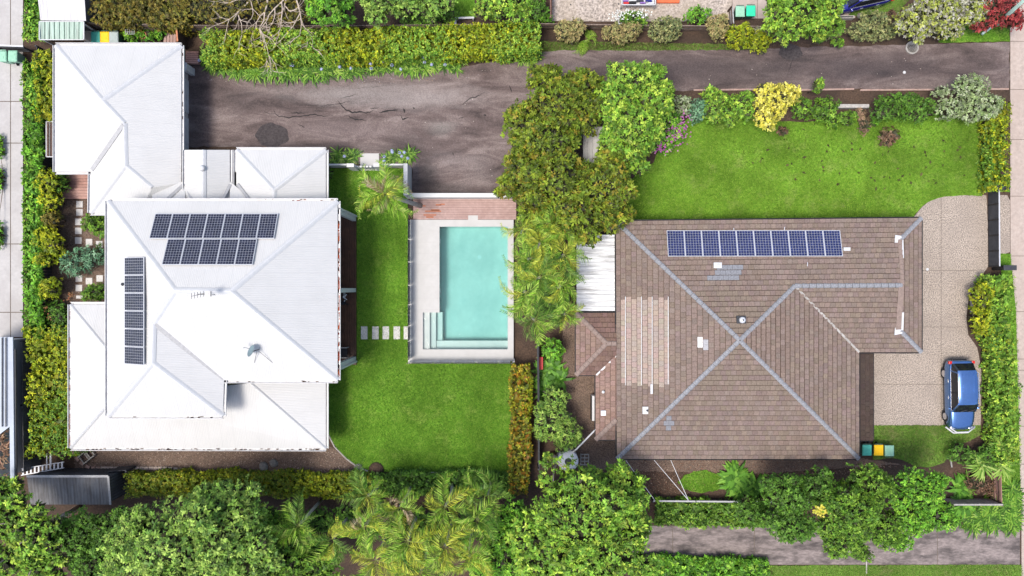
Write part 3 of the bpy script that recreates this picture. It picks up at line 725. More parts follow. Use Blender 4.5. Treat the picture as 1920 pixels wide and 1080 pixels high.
for P_, A, B, nm in ROOF: lay_tiles(P_, A, B, mb=tj, want=want, gap={'east': .075, 'hipend': .075, 'west': .03}.get(nm, .045))  # gaps bare the dark underlay, standing in for shadow lines between courses
want.sort(key=lambda t: -t[0].z)
for t in want[300:]: 
    emit(tj, [(-TW/2+.006,-TH/2),(TW/2-.006,-TH/2),(TW/2-.006,TH/2-t[7]),(-TW/2+.006,TH/2-t[7])], t[0], t[1], t[2], t[3], -TH/2, TH, .05+t[5], t[4])
tj.build("roof_tile", "tile", roof, kind="stuff", colors=True)
tile_cache = {}
for t in want[:300]:
    key = tuple(round(c*40)/40 for c in t[4])+(t[7],)
    if key not in tile_cache:
        m = MB(); emit(m, [(-TW/2+.006,-TH/2),(TW/2-.006,-TH/2),(TW/2-.006,TH/2-t[7]),(-TW/2+.006,TH/2-t[7])], Vector((0,0,0)), Vector((1,0,0)), Vector((0,1,0)), Vector((0,0,1)), -TH/2, TH, .05, t[4])
        o = m.build("tile", "tile", roof, colors=True, local=True); tile_cache[key] = o
    else:
        o = tile_cache[key].copy(); col.objects.link(o)
    M_ = Matrix((( t[1].x, t[2].x, t[3].x), (t[1].y, t[2].y, t[3].y), (t[1].z, t[2].z, t[3].z))).to_4x4(); M_.translation = t[0]+t[3]*t[5]-ORG[roof.name]
    o.matrix_basis = M_
# ridge and hip caps, one object each
def cap_mesh(L, r, mat):
    m = MB(); n = 7; vs = []
    for x, rr in ((.0, r*1.10), (L*.95, r*.92)):
        for j in range(n):
            a = math.pi*(j/(n-1)); vs.append((x, math.cos(a)*rr*1.25, math.sin(a)*rr*.75))
    m.add(vs, [(j, j+1, n+j+1, n+j) for j in range(n-1)]+[tuple(range(n-1,-1,-1)), tuple(range(n,2*n))]); return m
def cap_row(a, b, parent, mat, L=.42, r=.11, lift=.02):
    d = b-a; n = max(1, round(d.length/L)); L = d.length/n; d.normalize()
    s = Vector((0,0,1)).cross(d).normalized(); u = d.cross(s)
    first = None
    for i in range(n):
        if first is None: o = cap_mesh(L, r, mat).build("ridge_tile", mat, parent, local=True); first = o
        else: o = first.copy(); col.objects.link(o)
        M_ = Matrix(((d.x, s.x, u.x), (d.y, s.y, u.y), (d.z, s.z, u.z))).to_4x4(); M_.translation = a+d*L*i+u*lift-ORG[parent.name]+u*tr_.uniform(-.006,.01)
        o.matrix_basis = M_
for a, b in ((eNW, apex), (eSW, apex), (eSE, apex), (ridI, apex), (ridI, ridE), (eNE, gN), (wSE, gS)): cap_row(a, b, roof, "ridge_tile")
cap_row(gN, ridE, roof, "ridge_brown", .33, .11); 
MB().bar(gS+Vector((-.1,0,.05)), ridE+Vector((-.1,0,.08)), .34, .03).build("verge_mortar", "ridge_brown", roof)
for q in (gN, gS): MB().prism([(q.x-.35,q.y-.3),(q.x+.12,q.y-.2),(q.x+.06,q.y+.25),(q.x-.3,q.y+.3)], q.z+.02, q.z+.075).build("flashing", "white_metal", roof)
MB().bar(gN+Vector((.12,0,.06)), gN.lerp(ridE,.4)+Vector((.1,0,.06)), .12, .04).build("flashing", "white_metal", roof)
MB().bar(gS+Vector((.12,0,.06)), gS.lerp(ridE,.4)+Vector((.1,0,.06)), .12, .04).build("flashing", "white_metal", roof)
MB().bar(ridI.lerp(wI,.02)+Vector((0,0,.03)), wI+Vector((0,0,.05)), .13, .04).build("valley_gutter", "concrete_kerb", roof)
pts = [(1155,415),(1157,860),(1610,860),(1610,660),(1727,660),(1727,409)]
gutter(roof, pts, EZ-.02, True, "black_metal", .09)
# walls
def tw_block(px, z1, inset, mat="brick"):
    a, b = W(px[0],px[1],EZ), W(px[2],px[3],EZ); MB().box(a.x+inset, b.y+inset, 0, b.x-inset, a.y-inset, z1).build("wall", mat, th)
tw_block((1155,415,1610,860), EZ-.1, .55); tw_block((1590,410,1727,660), EZ-.1, .55)
# low side roofs
pr = MB(); z0, z1 = 2.25, 2.75
a1, a2, a3, a4, a5 = W(1080,587,z0), W(1080,703,z0), W(1137,644,z1), W(1156,587,z0), W(1156,644,z1)
a6, a7 = W(1118,703,z0), W(1156,667,z1-.2)
prt = MB().poly([a1,a4,a5,a3]).poly([a1,a3,a2]).poly([a2,a3,a5,a7,a6]).build("porch_roof", "timber_dark", th)
pj = MB(); dk_ = (.17,.108,.088)
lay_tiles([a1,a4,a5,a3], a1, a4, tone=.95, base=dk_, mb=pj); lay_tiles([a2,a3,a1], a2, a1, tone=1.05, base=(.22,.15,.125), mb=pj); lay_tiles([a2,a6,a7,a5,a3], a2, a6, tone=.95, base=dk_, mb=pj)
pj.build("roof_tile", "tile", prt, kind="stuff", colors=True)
for a, b in ((a1,a3),(a2,a3),(a3,a5)): cap_row(a, b, prt, "ridge_brown", .38, .12)
MB().bar(a6+Vector((0,0,.06)), a7+Vector((0,0,.08)), .1, .05).build("barge_board", "white_metal", prt)
gutter(prt, [(1156,587),(1080,587),(1080,703),(1118,703)], z0, False, "black_metal", .07)
b1, b2, b3, b4 = W(1117,703,z0), W(1117,824,z0), W(1156,824,z0), W(1156,665,z0+.4); b5 = W(1156,786,z0+.4)
srt = MB().poly([b2,b1,b4,b5]).poly([b2,b5,b3]).build("side_roof", "timber_dark", th)
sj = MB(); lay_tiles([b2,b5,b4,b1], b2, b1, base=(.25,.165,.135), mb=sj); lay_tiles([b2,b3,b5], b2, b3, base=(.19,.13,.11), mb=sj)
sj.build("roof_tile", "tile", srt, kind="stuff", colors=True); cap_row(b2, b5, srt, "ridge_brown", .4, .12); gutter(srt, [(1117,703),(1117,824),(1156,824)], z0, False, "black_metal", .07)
p = W(1131,774,z0+.2); MB().box(p.x-.15,p.y-.15,p.z-.1,p.x+.15,p.y+.15,p.z+.13).build("vent_plate", "alu", srt)
c1, c2, c3, c4 = W(1606,660,2.5), W(1637,660,2.2), W(1637,826,2.2), W(1606,826,2.5)
prt2 = MB().poly([c1,c2,c3,c4]).build("lean_to_roof", "timber_dark", th)
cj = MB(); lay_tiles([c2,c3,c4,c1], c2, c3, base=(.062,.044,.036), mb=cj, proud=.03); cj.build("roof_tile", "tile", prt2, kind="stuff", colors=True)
gutter(prt2, [(1637,660),(1637,826),(1606,826)], 2.2, False, "black_metal", .05)
for (x0,y0,x1,y1,zz) in ((1086,594,1156,697,2.2),(1122,690,1156,818,2.2),(1606,664,1631,820,2.1)):
    a, b = W(x0,y0,zz), W(x1,y1,zz); MB().box(a.x, b.y, 0, b.x, a.y, zz).build("wall", "brick", th)
# patio cover, posts
pt = roof_mesh("patio_roof", [[(1081,440,2.35),(1153,440,2.55),(1153,583,2.55),(1081,583,2.35)]], "roof_patio", th)
for i in range(1, 19):
    y = 440+i*143/19; A, B = W(1081,y,2.36), W(1153,y,2.56); MB().bar(A+Vector((0,0,.01)), B+Vector((0,0,.01)), .035, .035).build("rib", "white_metal", pt)
for y in (445, 510, 578): q = W(1084,y,2.3); MB().box(q.x-.05,q.y-.05,0,q.x+.05,q.y+.05,2.3).build("post", "white_metal", th)
# roof fittings
PW = pl(eSW, eNW, apex); PS = pl(eSW, eSE, apex)
def onp(px, py, P, h=0): return ray_plane(px, py, *P)+P[1]*h
for i, x in enumerate((1173,1203,1223,1253)):
    A, B = onp(x,556,PW,.09), onp(x,(722 if i < 3 else 720),PW,.09); MB().bar(A, B, .035, .05).build("mounting_rail", "gutter_white", roof)
A = onp(1222,738,PW,.1); MB().bar(onp(1222,720,PW,.1), A, .14, .1).build("conduit_pipe", "white_metal", roof)
A = onp(1210,769,PW,.05); MB().box(A.x-.17,A.y-.22,A.z-.05,A.x+.17,A.y+.22,A.z+.06).build("vent_plate", "white_metal", roof); MB().cyl(A+Vector((.1,0,0)),.05,A.z,A.z+.25,10).build("vent_pipe","charcoal",roof)
A = onp(1345,498,PN,.06); MB().box(A.x-.24,A.y-.17,A.z-.05,A.x+.24,A.y+.17,A.z+.06).build("vent_plate", "white_metal", roof); MB().cyl(A,.05,A.z,A.z+.3,10).build("vent_pipe","alu",roof)
A = onp(1389,600,PN,.06); MB().box(A.x-.28,A.y-.22,A.z-.05,A.x+.28,A.y+.22,A.z+.07).build("vent_base","charcoal",roof)
MB().lathe((A.x,A.y),[(.17,A.z+.05),(.17,A.z+.22),(.2,A.z+.26),(.16,A.z+.36),(.06,A.z+.4)],18).build("vent_dome","alu",roof,smooth=True)
MB().lathe((A.x,A.y),[(.055,A.z+.39),(.05,A.z+.44)],12).build("vent_cap","charcoal",roof)
A = onp(1586,468,PN,.1); MB().box(A.x-.2,A.y-.1,A.z-.05,A.x+.2,A.y+.1,A.z+.08).build("isolator_box","white_metal",roof)
for x,y in ((1513,496),(1375,432),(1470,430)): 
    A = onp(x,y,PN,.06); MB().bar(A-Vector((0,.12,0)),A+Vector((0,.12,.05)),.03,.03).build("roof_bracket","alu",roof)

# ------------------------------------------------------------------ solar panels
def panel_proto(cellmat, nx=6, ny=10, w=.99, h=1.65):
    root = bpy.data.objects.new("solar_panel", None); col.objects.link(root); ORG[root.name] = Vector((0,0,0))
    MB().box(.012,.012,.05,w-.012,h-.012,.075).build("backsheet", "backsheet", root, local=True)
    f = MB(); t = .02
    f.box(0,0,.03,w,t,.085).box(0,h-t,.03,w,h,.085).box(0,t,.03,t,h-t,.085).box(w-t,t,.03,w,h-t,.085); f.build("frame", "alu", root, local=True)
    c = MB(); mx, my = .032, .032; cw, ch = (w-2*mx)/nx, (h-2*my)/ny
    for i in range(nx):
        for j in range(ny):
            x0, y0 = mx+i*cw+.008, my+j*ch+.008; x1, y1 = mx+(i+1)*cw-.008, my+(j+1)*ch-.008
            c.add([(x0,y0,.079),(x1,y0,.079),(x1,y1,.079),(x0,y1,.079)], [(0,1,2,3)])
    c.build("cell", cellmat, root, kind="stuff", local=True)
    return root
def set_panel(o, org, u, v, n, label, group):
    M_ = Matrix(((u.x,v.x,n.x),(u.y,v.y,n.y),(u.z,v.z,n.z))).to_4x4(); M_.translation = org+n*.06; o.matrix_world = M_
    o["label"] = label; o["category"] = "solar panel"; o["group"] = group
ORD = ["first","second","third","fourth","fifth","sixth","seventh","eighth","ninth","tenth"]
def array(proto, P, u, start_px, n, step_len, lab, group, along, first):
    nn = P[1]; u = (u - nn*u.dot(nn)).normalized(); v = nn.cross(u); o0 = ray_plane(*start_px, *P)
    for i in range(n):
        o = proto if (first and i == 0) else copy_tree(proto)
        set_panel(o, o0+along(u, v)*step_len*i, u, v, nn, lab.format(ORD[i]), group)
pN = pl(W(*NW), W(*NE), W(*rw)); pWst = pl(W(*NW), W(*SW2), W(*rw))
p1 = panel_proto("cell_navy")
# north facet slopes up to the south: the panel's local y runs upslope (towards -Y), x therefore runs towards -X
array(p1, pN, Vector((-1,0,0)), (325.5,403), 1, 1.004, "dark solar panel, {} from left, upper row of seven, white roof", "north-facing panels on the white roof", lambda u, v: u*-1, True)
o0 = ray_plane(325.5,403,*pN)
for i in range(1, 7):
    o = copy_tree(p1); nn = pN[1]; u = (Vector((-1,0,0))-nn*Vector((-1,0,0)).dot(nn)).normalized(); v = nn.cross(u)
    set_panel(o, o0-u*1.004*i, u, v, nn, "dark solar panel, %s from left, upper row of seven, white roof" % ORD[i], "north-facing panels on the white roof")
for i in range(5):
    o = copy_tree(p1); q = o0-u*(1.004*i+.99)+v*1.68
    q = ray_plane(349.5,450.5,*pN)-u*1.004*i
    set_panel(o, q, u, v, nn, "dark solar panel, %s from left, lower row of five, white roof" % ORD[i], "north-facing panels on the white roof")
# west facet slopes up to the east: local y -> +X, local x -> -Y... panels stacked from the top of the picture down
nn = pWst[1]; ux = Vector((0,-1,0)); ux = (ux-nn*ux.dot(nn)).normalized(); vx = nn.cross(ux)
q0 = ray_plane(237.5,483,*pWst)
for i in range(6):
    o = copy_tree(p1); set_panel(o, q0+ux*1.008*i, ux, vx, nn, "dark solar panel, %s from top in the column of six, white roof" % ORD[i], "west-facing panels on the white roof")
p2 = panel_proto("cell_blue")
nn = PN[1]; u = (Vector((-1,0,0))-nn*Vector((-1,0,0)).dot(nn)).normalized(); v = nn.cross(u)
s2 = W(1281,433,3.0); q0 = ray_plane(1281.3,433.5,*PN)
for i in range(10):
    o = p2 if i == 0 else copy_tree(p2); set_panel(o, q0-u*1.055*i, u, v, nn, "blue solar panel, %s from left in the row of ten on brown tiles" % ORD[i], "panels on the brown tiled roof"); o.scale = (1.055,1,1)

# ------------------------------------------------------------------ vegetation
PAL = {
 "lime":   [(.18,.28,.028),(.10,.20,.02),(.29,.36,.05),(.12,.23,.025)],
 "bright": [(.12,.27,.03),(.08,.20,.025),(.20,.34,.05),(.10,.24,.03)],
 "olive":  [(.10,.14,.018),(.14,.16,.02),(.19,.14,.025),(.08,.125,.018),(.17,.205,.028),(.13,.18,.02)],
 "green":  [(.085,.165,.022),(.115,.205,.03),(.06,.125,.018),(.16,.25,.045)],
 "deep":   [(.045,.105,.018),(.065,.135,.022),(.09,.17,.032),(.032,.078,.014)],
 "mint":   [(.16,.26,.06),(.21,.30,.085),(.11,.20,.04),(.26,.34,.11)],
 "gold":   [(.29,.29,.015),(.21,.25,.018),(.34,.32,.022),(.15,.19,.015)],
 "goldmix":[(.31,.28,.015),(.22,.25,.018),(.25,.16,.02),(.15,.18,.015),(.34,.30,.02)],
 "bronze": [(.19,.13,.03),(.15,.11,.03),(.22,.17,.045),(.12,.10,.025),(.14,.14,.03)],
 "yellow": [(.52,.44,.045),(.60,.50,.08),(.42,.40,.05),(.66,.58,.16)],
 "peach":  [(.34,.24,.11),(.38,.29,.13),(.27,.25,.09),(.24,.24,.09)],
 "sage":   [(.31,.29,.12),(.26,.27,.10),(.36,.32,.15),(.21,.22,.08)],
 "silver": [(.30,.34,.20),(.24,.30,.13),(.38,.40,.28),(.17,.24,.08)],
 "ashgold":[(.44,.40,.38),(.36,.32,.29),(.34,.35,.05),(.26,.30,.04),(.30,.33,.06)],
 "red":    [(.32,.035,.04),(.24,.03,.035),(.40,.07,.06),(.17,.03,.03)],
 "rust":   [(.25,.08,.035),(.20,.10,.04),(.30,.14,.06)],
 "seagreen":[(.14,.28,.15),(.19,.33,.20),(.10,.22,.11),(.24,.37,.24)],
 "orange": [(.25,.17,.02),(.20,.19,.02),(.28,.12,.02),(.13,.15,.02),(.10,.13,.02)],
 "pink":   [(.40,.10,.33),(.48,.18,.38),(.34,.08,.28)],
 "brown":  [(.14,.075,.05),(.19,.10,.065),(.10,.055,.04),(.22,.14,.09)],
 "straw":  [(.33,.22,.13),(.26,.17,.11),(.22,.13,.09)],
 "white":  [(.70,.69,.68),(.62,.60,.60)],
 "blue":   [(.40,.43,.68),(.50,.52,.74),(.34,.36,.60)],
}
for _k in PAL:
    _f = {"lime":1.4,"bright":1.35,"green":1.35,"deep":1.4,"mint":1.3,"olive":1.3,"gold":1.35,"goldmix":1.3,"bronze":1.15,"orange":1.35}.get(_k, 1.0)
    PAL[_k] = [(c[0]*_f, c[1]*_f*1.06, c[2]*_f*(.95 if _k == 'lime' else .65 if _f > 1 else 1)) for c in PAL[_k]]
    if _k in ("lime","bright","mint","gold","goldmix","olive","green","orange","bronze","sage","seagreen"):   # older, darker leaves among the young ones
        _m = np.mean(np.array(PAL[_k]), axis=0); PAL[_k] += [(_m[0]*.30, _m[1]*.42, _m[2]*.45), (_m[0]*.45, _m[1]*.6, _m[2]*.6)]
def unit(n, rng, zmin=-1.0):
    v = rng.normal(size=(n, 3)); v /= np.linalg.norm(v, axis=1)[:, None]+1e-9
    if zmin > -1: v[:, 2] = np.where(v[:, 2] < zmin, -v[:, 2], v[:, 2])
    return v
def nrm(v): return v/(np.linalg.norm(v, axis=1)[:, None]+1e-9)
def leaf_quads(P, Nn, L, Wd, C, rng, droop=.18):
    n = len(P); t = nrm(np.cross(Nn, rng.normal(size=(n, 3)))); b = np.cross(Nn, t)
    L = L[:, None]; Wd = Wd[:, None]
    V = np.empty((n, 4, 3)); V[:, 0] = P-t*L*.5-Nn*L*droop; V[:, 1] = P+b*Wd*.5; V[:, 2] = P+t*L*.5-Nn*L*droop; V[:, 3] = P-b*Wd*.5
    Cc = np.repeat(C[:, None, :], 4, axis=1)
    return V.reshape(-1, 3), Cc.reshape(-1, 3)
def colours(n_cl, idx, pal, rng, jit=.32, mixr=.3):
    A = np.array(PAL[pal]); old = rng.random((n_cl, 1)) < .30; base = A[rng.integers(len(A), size=n_cl)]*np.where(old, rng.uniform(.3, .62, (n_cl, 1)), rng.uniform(.9, 1.5, (n_cl, 1)))
    c = base[idx]; o = A[rng.integers(len(A), size=len(idx))]
    return (c*(1-mixr)+o*mixr)*rng.uniform(1-jit, 1+jit, (len(idx), 1))
def clumps_to_leaves(cc, dirs, cr, per, pal, leaf, rng, flat=.75, elong=1.9, jit=.32):
    n = len(cc)
    if n == 0: return np.zeros((0, 3)), np.zeros((0, 3))
    idx = np.repeat(np.arange(n), per); m = len(idx)
    e = nrm(unit(m, rng)+.75*dirs[idx]); rad = (rng.uniform(.15, 1, m)**.6)*cr[idx]
    P = cc[idx]+e*rad[:, None]*np.array([1, 1, flat])
    Nn = nrm(e*.55+np.array([0, 0, .55])+rng.normal(size=(m, 3))*.42)
    L = leaf*rng.uniform(.65, 1.35, m); C = colours(n, idx, pal, rng, jit)
    return leaf_quads(P, Nn, L, L/elong, C, rng)
def rosettes(cc, dirs, per, pal, leaf, rng, elong=2.5, jit=.28):
    """whorls of leaves: each cluster opens outwards and upwards like a shoot tip"""
    n = len(cc); idx = np.repeat(np.arange(n), per); m = len(idx)
    ax = nrm(dirs*.8+np.array([0, 0, .9])+rng.normal(size=(n, 3))*.35)[idx]
    T = nrm(np.cross(ax, rng.normal(size=(m, 3)))); T = nrm(T+ax*rng.uniform(-.5, .95, (m, 1)))
    B = nrm(np.cross(ax, T)); sz = leaf*np.clip(rng.lognormal(-.06, .33, n), .5, 1.7)[idx]*rng.uniform(.7, 1.2, m)
    L = sz[:, None]; Wd = L/elong; P = cc[idx]+rng.normal(size=(m, 3))*leaf*.12; Nn = np.cross(T, B)
    V = np.empty((m, 4, 3)); V[:, 0] = P; V[:, 1] = P+T*L*.5+B*Wd*.5; V[:, 2] = P+T*L-np.array([0, 0, .22])*L; V[:, 3] = P+T*L*.5-B*Wd*.5
    C = colours(n, idx, pal, rng, jit, .22); C = np.repeat(C[:, None, :], 4, axis=1)
    return V.reshape(-1, 3), C.reshape(-1, 3)
def crown_arrays(blobs, pal, leaf=.17, clump=.42, per=16, dens=1.0, seed=1, zmin=-.35, core=True, elong=2.3):
    """blobs: (px,py,rx_px,ry_px,zc,rz) measured at height zc"""
    rng = np.random.default_rng(seed); B = []; leaf = leaf*.80
    big = []
    for (px, py, rx, ry, zc, rz) in blobs:   # side boughs break up each main mass
        big.append((px, py, rx*.92, ry*.92, zc, rz))
        if min(rx, ry) > 24 and zc > 1.4:
            a0 = rng.uniform(0, 6.28)
            for q in range(6 if min(rx, ry) > 40 else 4):
                a = a0+q*6.28/(6 if min(rx, ry) > 40 else 4)+rng.uniform(-.4, .4); f = rng.uniform(.62, .92); s = rng.uniform(.28, .44)
                big.append((px+rx*f*math.cos(a), py+ry*f*math.sin(a), rx*s, ry*s, zc+rz*rng.uniform(-.1, .45), max(.45, rz*s*1.15)))
    for (px, py, rx, ry, zc, rz) in big:
        c = W(px, py, zc); k = k_of(zc); B.append((np.array(c), np.array([rx*k, ry*k, rz])))
    VV, CC = [], []
    for i, (c, r) in enumerate(B):
        area = 2.6*math.pi*((r[0]*r[1])**1.6/3+(r[0]*r[2])**1.6/3+(r[1]*r[2])**1.6/3)**(1/1.6)
        ph = rng.uniform(0, 6.28, 6); fq = max(2.2, 2.4*min(r[0], r[1])/.9)
        for lo, hi, dn, nper in ((.95, 1.08, .46, per//2), (.80, .92, .28, per//2), (.62, .78, .25, per//2)):
            n = max(8, int(area*dens*dn*.60/leaf**2*.62)); d = unit(n, rng, zmin)
            bough = .14*(np.sin(fq*d[:, 0]*1.3+ph[0])*np.sin(fq*d[:, 1]*1.3+ph[1])+.6*np.sin(fq*1.9*d[:, 0]+ph[2])*np.sin(fq*1.9*d[:, 1]+ph[3]))
            lob = rng.uniform(lo, hi, n)+bough-.03; cc = c+d*r*lob[:, None]; keep = np.ones(n, bool)
            for j, (c2, r2) in enumerate(B):
                if j != i: keep &= (np.linalg.norm((cc-c2)/r2, axis=1) > .78)
            keep &= cc[:, 2] > .08
            cc, d = cc[keep], d[keep]
            if len(cc) == 0: continue
            v, q = rosettes(cc, d, max(5, min(nper, 9)), pal, leaf*1.25, rng, elong); VV.append(v); CC.append(q)
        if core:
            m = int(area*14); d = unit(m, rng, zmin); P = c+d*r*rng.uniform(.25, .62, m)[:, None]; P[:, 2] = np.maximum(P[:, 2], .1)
            C = np.array([.040,.042,.020])*rng.uniform(.6, 1.3, (m, 1))   # inside of the crown coloured dark, shade of the gaps painted in
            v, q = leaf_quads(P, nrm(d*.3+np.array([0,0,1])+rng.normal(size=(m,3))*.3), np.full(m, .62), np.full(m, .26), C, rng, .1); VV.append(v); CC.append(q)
    return np.concatenate(VV), np.concatenate(CC)
def tree(name, label, blobs, pal, cat="tree", trunk=.16, bark="bark", group=None, limbs=True, flowers=None, extra=None, **kw):
    cx = sum(b[0]*b[2] for b in blobs)/sum(b[2] for b in blobs); cy = sum(b[1]*b[2] for b in blobs)/sum(b[2] for b in blobs); zc = sum(b[4] for b in blobs)/len(blobs)
    base = W(cx, cy, zc); base.z = 0
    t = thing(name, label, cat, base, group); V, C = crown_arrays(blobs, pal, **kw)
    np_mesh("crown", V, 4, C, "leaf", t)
    m = MB(); top = Vector((base.x+.1, base.y-.05, zc*.62)); m.tube([base, base.lerp(top, .5)+Vector((.08,.05,0)), top], [trunk*1.25, trunk, trunk*.8], 8)
    rr = random.Random(int(cx))
    for b in blobs:
        e = W(b[0], b[1], b[4]); mid = top.lerp(e, .5)+Vector((rr.uniform(-.2,.2), rr.uniform(-.2,.2), .15))
        m.tube([top-Vector((0,0,.05)), mid, e+Vector((0,0,b[5]*(.45 if bark == "bark" else 1.02)))], [trunk*.6, trunk*.42, trunk*.16], 6)
    m.build("trunk", bark, t, smooth=True)
    if flowers: 
        rng = np.random.default_rng(5); pos, pl_, n, sz = flowers
        P = np.array([np.array(W(x+rng.normal()*sx, y+rng.normal()*sy, z)) for (x, y, sx, sy, z) in pos for _ in range(n)]); P[:, 2] += rng.uniform(-.15, .1, len(P))
        A = np.array(PAL[pl_]); Cc = A[rng.integers(len(A), size=len(P))]
        v, q = leaf_quads(P, nrm(np.array([0,0,1.])+rng.normal(size=(len(P),3))*.4), np.full(len(P), sz), np.full(len(P), sz*.8), Cc, rng); np_mesh("blossom", v, 4, q, "leaf", t)
    return t
def shrub(label, blobs, pal, name="shrub", cat="shrub", group=None, **kw):
    kw.setdefault("leaf", .13); kw.setdefault("clump", .26)
    return tree(name, label, blobs, pal, cat=cat, trunk=.045, group=group, **kw)
def hedge(label, path, hw, h, pal, leaf=.13, clump=.2, per=26, seed=1, name="hedge", pal2=None, rough=.12, dens=1.0, cat="hedge", group=None, sidefrac=1.0, zlo=.05):
    """path: top centre line in photo pixels at height h; hw: half width in px"""
    rng = np.random.default_rng(seed); P = [np.array(W(x, y, h)) for x, y in path]; k = k_of(h); w = hw*k; leaf = leaf*.88
    seg = [np.linalg.norm((P[i+1]-P[i])[:2]) for i in range(len(P)-1)]; tot = sum(seg); per_m = dens*.50/leaf**2
    ntop, nside = int(tot*2*w*per_m), int(tot*2*h*per_m*sidefrac)
    n = ntop+nside; s = rng.uniform(-w*.3, tot+w*.3, n); cum = np.concatenate([[0], np.cumsum(seg)])
    i = np.clip(np.searchsorted(cum, s)-1, 0, len(seg)-1); PA = np.array(P)
    f = (s-cum[i])/np.array(seg)[i]; ctr = PA[i]+(PA[i+1]-PA[i])*f[:, None]; d = nrm(PA[i+1]-PA[i]); sd = np.stack([-d[:, 1], d[:, 0], np.zeros(n)], 1)
    wn_ = w*(1+rough*np.sin(s*1.7+seed)+rough*.8*np.sin(s*4.1+2*seed))
    lat = np.empty(n); z = np.empty(n); nv = np.zeros((n, 3))
    lat[:ntop] = rng.uniform(-1, 1, ntop)*wn_[:ntop]; z[:ntop] = h-rng.uniform(0, 1, ntop)**1.6*.5-.12*np.abs(lat[:ntop]/w)**3; nv[:ntop] = (0, 0, 1)
    sg = rng.choice([-1, 1], nside); lat[ntop:] = sg*wn_[ntop:]*rng.uniform(.82, 1.05, nside); z[ntop:] = rng.uniform(max(.1, h*zlo), h, nside); nv[ntop:] = sd[ntop:]*sg[:, None]
    cc = ctr+sd*lat[:, None]; cc[:, 2] = z+.05*np.sin(cc[:, 0]*2.3)+.05*np.sin(cc[:, 1]*2.9)
    cr = clump*rng.uniform(.6, 1.35, n)
    V, C = rosettes(cc, nv, 7, pal, leaf*1.15, rng, 2.1)
    if pal2:   # second colour taking over in patches along the hedge
        A = np.array(PAL[pal2]); m = len(V)//4; q = V.reshape(m, 4, 3)[:, 0]; mask = (np.sin(q[:, 0]*.9+seed)+np.sin(q[:, 1]*.7+1.3*seed)+rng.normal(size=m)*.6) > .7
        Cq = C.reshape(m, 4, 3).copy(); Cq[mask] = (A[rng.integers(len(A), size=mask.sum())]*rng.uniform(.8, 1.2, (mask.sum(), 1)))[:, None, :]; C = Cq.reshape(-1, 3)
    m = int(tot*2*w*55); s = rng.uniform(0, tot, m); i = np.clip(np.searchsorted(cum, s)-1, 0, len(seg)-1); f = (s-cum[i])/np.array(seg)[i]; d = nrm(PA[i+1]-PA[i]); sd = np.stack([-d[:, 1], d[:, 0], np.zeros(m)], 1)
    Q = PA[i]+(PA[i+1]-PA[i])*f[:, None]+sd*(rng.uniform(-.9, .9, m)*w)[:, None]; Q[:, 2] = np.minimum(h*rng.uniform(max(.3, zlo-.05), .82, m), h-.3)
    A = np.array(PAL[pal]); v, q = leaf_quads(Q, nrm(np.array([0,0,1.])+rng.normal(size=(m,3))*.35), np.full(m, .5), np.full(m, .3), A[rng.integers(len(A), size=m)]*.6, rng, .1)  # inner leaves coloured darker, painting shade into the hedge's depth
    a = Vector(PA.mean(axis=0)); a.z = 0
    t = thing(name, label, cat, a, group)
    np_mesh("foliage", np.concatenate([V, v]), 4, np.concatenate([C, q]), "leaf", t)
    b = MB(); L_ = Vector(P[0]); 
    for j in (0, len(P)-1): pass
    e = Vector(P[len(P)//2-1 if len(P) > 2 else 0]).lerp(Vector(P[len(P)//2]), .5); b.tube([(e.x, e.y, 0), (e.x+.05, e.y, h*.45), (e.x, e.y+.06, h*.8)], [.06,.05,.02], 6); b.build("stem", "bark", t)
    return t

# --- big trees in the middle
tree("tree", "dark olive tree with bronze tips beside the pool fence and drive", [(1022,150,38,28,3.6,1.5),(1092,160,34,28,3.4,1.5),(1040,205,62,52,4.6,1.9),(990,235,46,52,4.0,1.8),(1095,215,36,40,3.9,1.6),(1030,265,60,45,4.6,1.8)], "olive", leaf=.17, seed=11, dens=1.05)
tree("tree", "broad olive tree with yellow tips overhanging the white patio roof", [(985,325,48,50,4.0,1.8),(1050,345,62,55,4.8,2.0),(1128,345,55,48,4.4,1.8),(1075,405,66,50,4.4,1.8),(1010,385,40,45,3.8,1.5),(1150,300,38,36,3.8,1.5),(1140,395,44,36,3.6,1.5),(960,350,30,26,3.4,1.2)], "olive", leaf=.17, seed=12, dens=1.05)
tree("tree", "lime green tree at the edge of the drive next to pink flowers", [(1190,152,56,38,3.8,1.6),(1160,190,40,42,3.8,1.6),(1225,190,40,38,3.8,1.5),(1185,240,56,46,4.4,1.8),(1175,290,48,36,3.8,1.6),(1245,172,22,20,3.0,1.0)], "lime", leaf=.16, seed=13)
shrub("green shrub covered in pink blossom at the corner of the front lawn", [(1252,240,34,40,1.3,.9),(1240,265,24,26,1.0,.7)], "bright", seed=14, flowers=([(1262,262,11,13,1.9),(1282,232,7,14,1.8),(1240,277,9,6,1.7),(1268,245,10,10,2.1)], "pink", 55, .13))
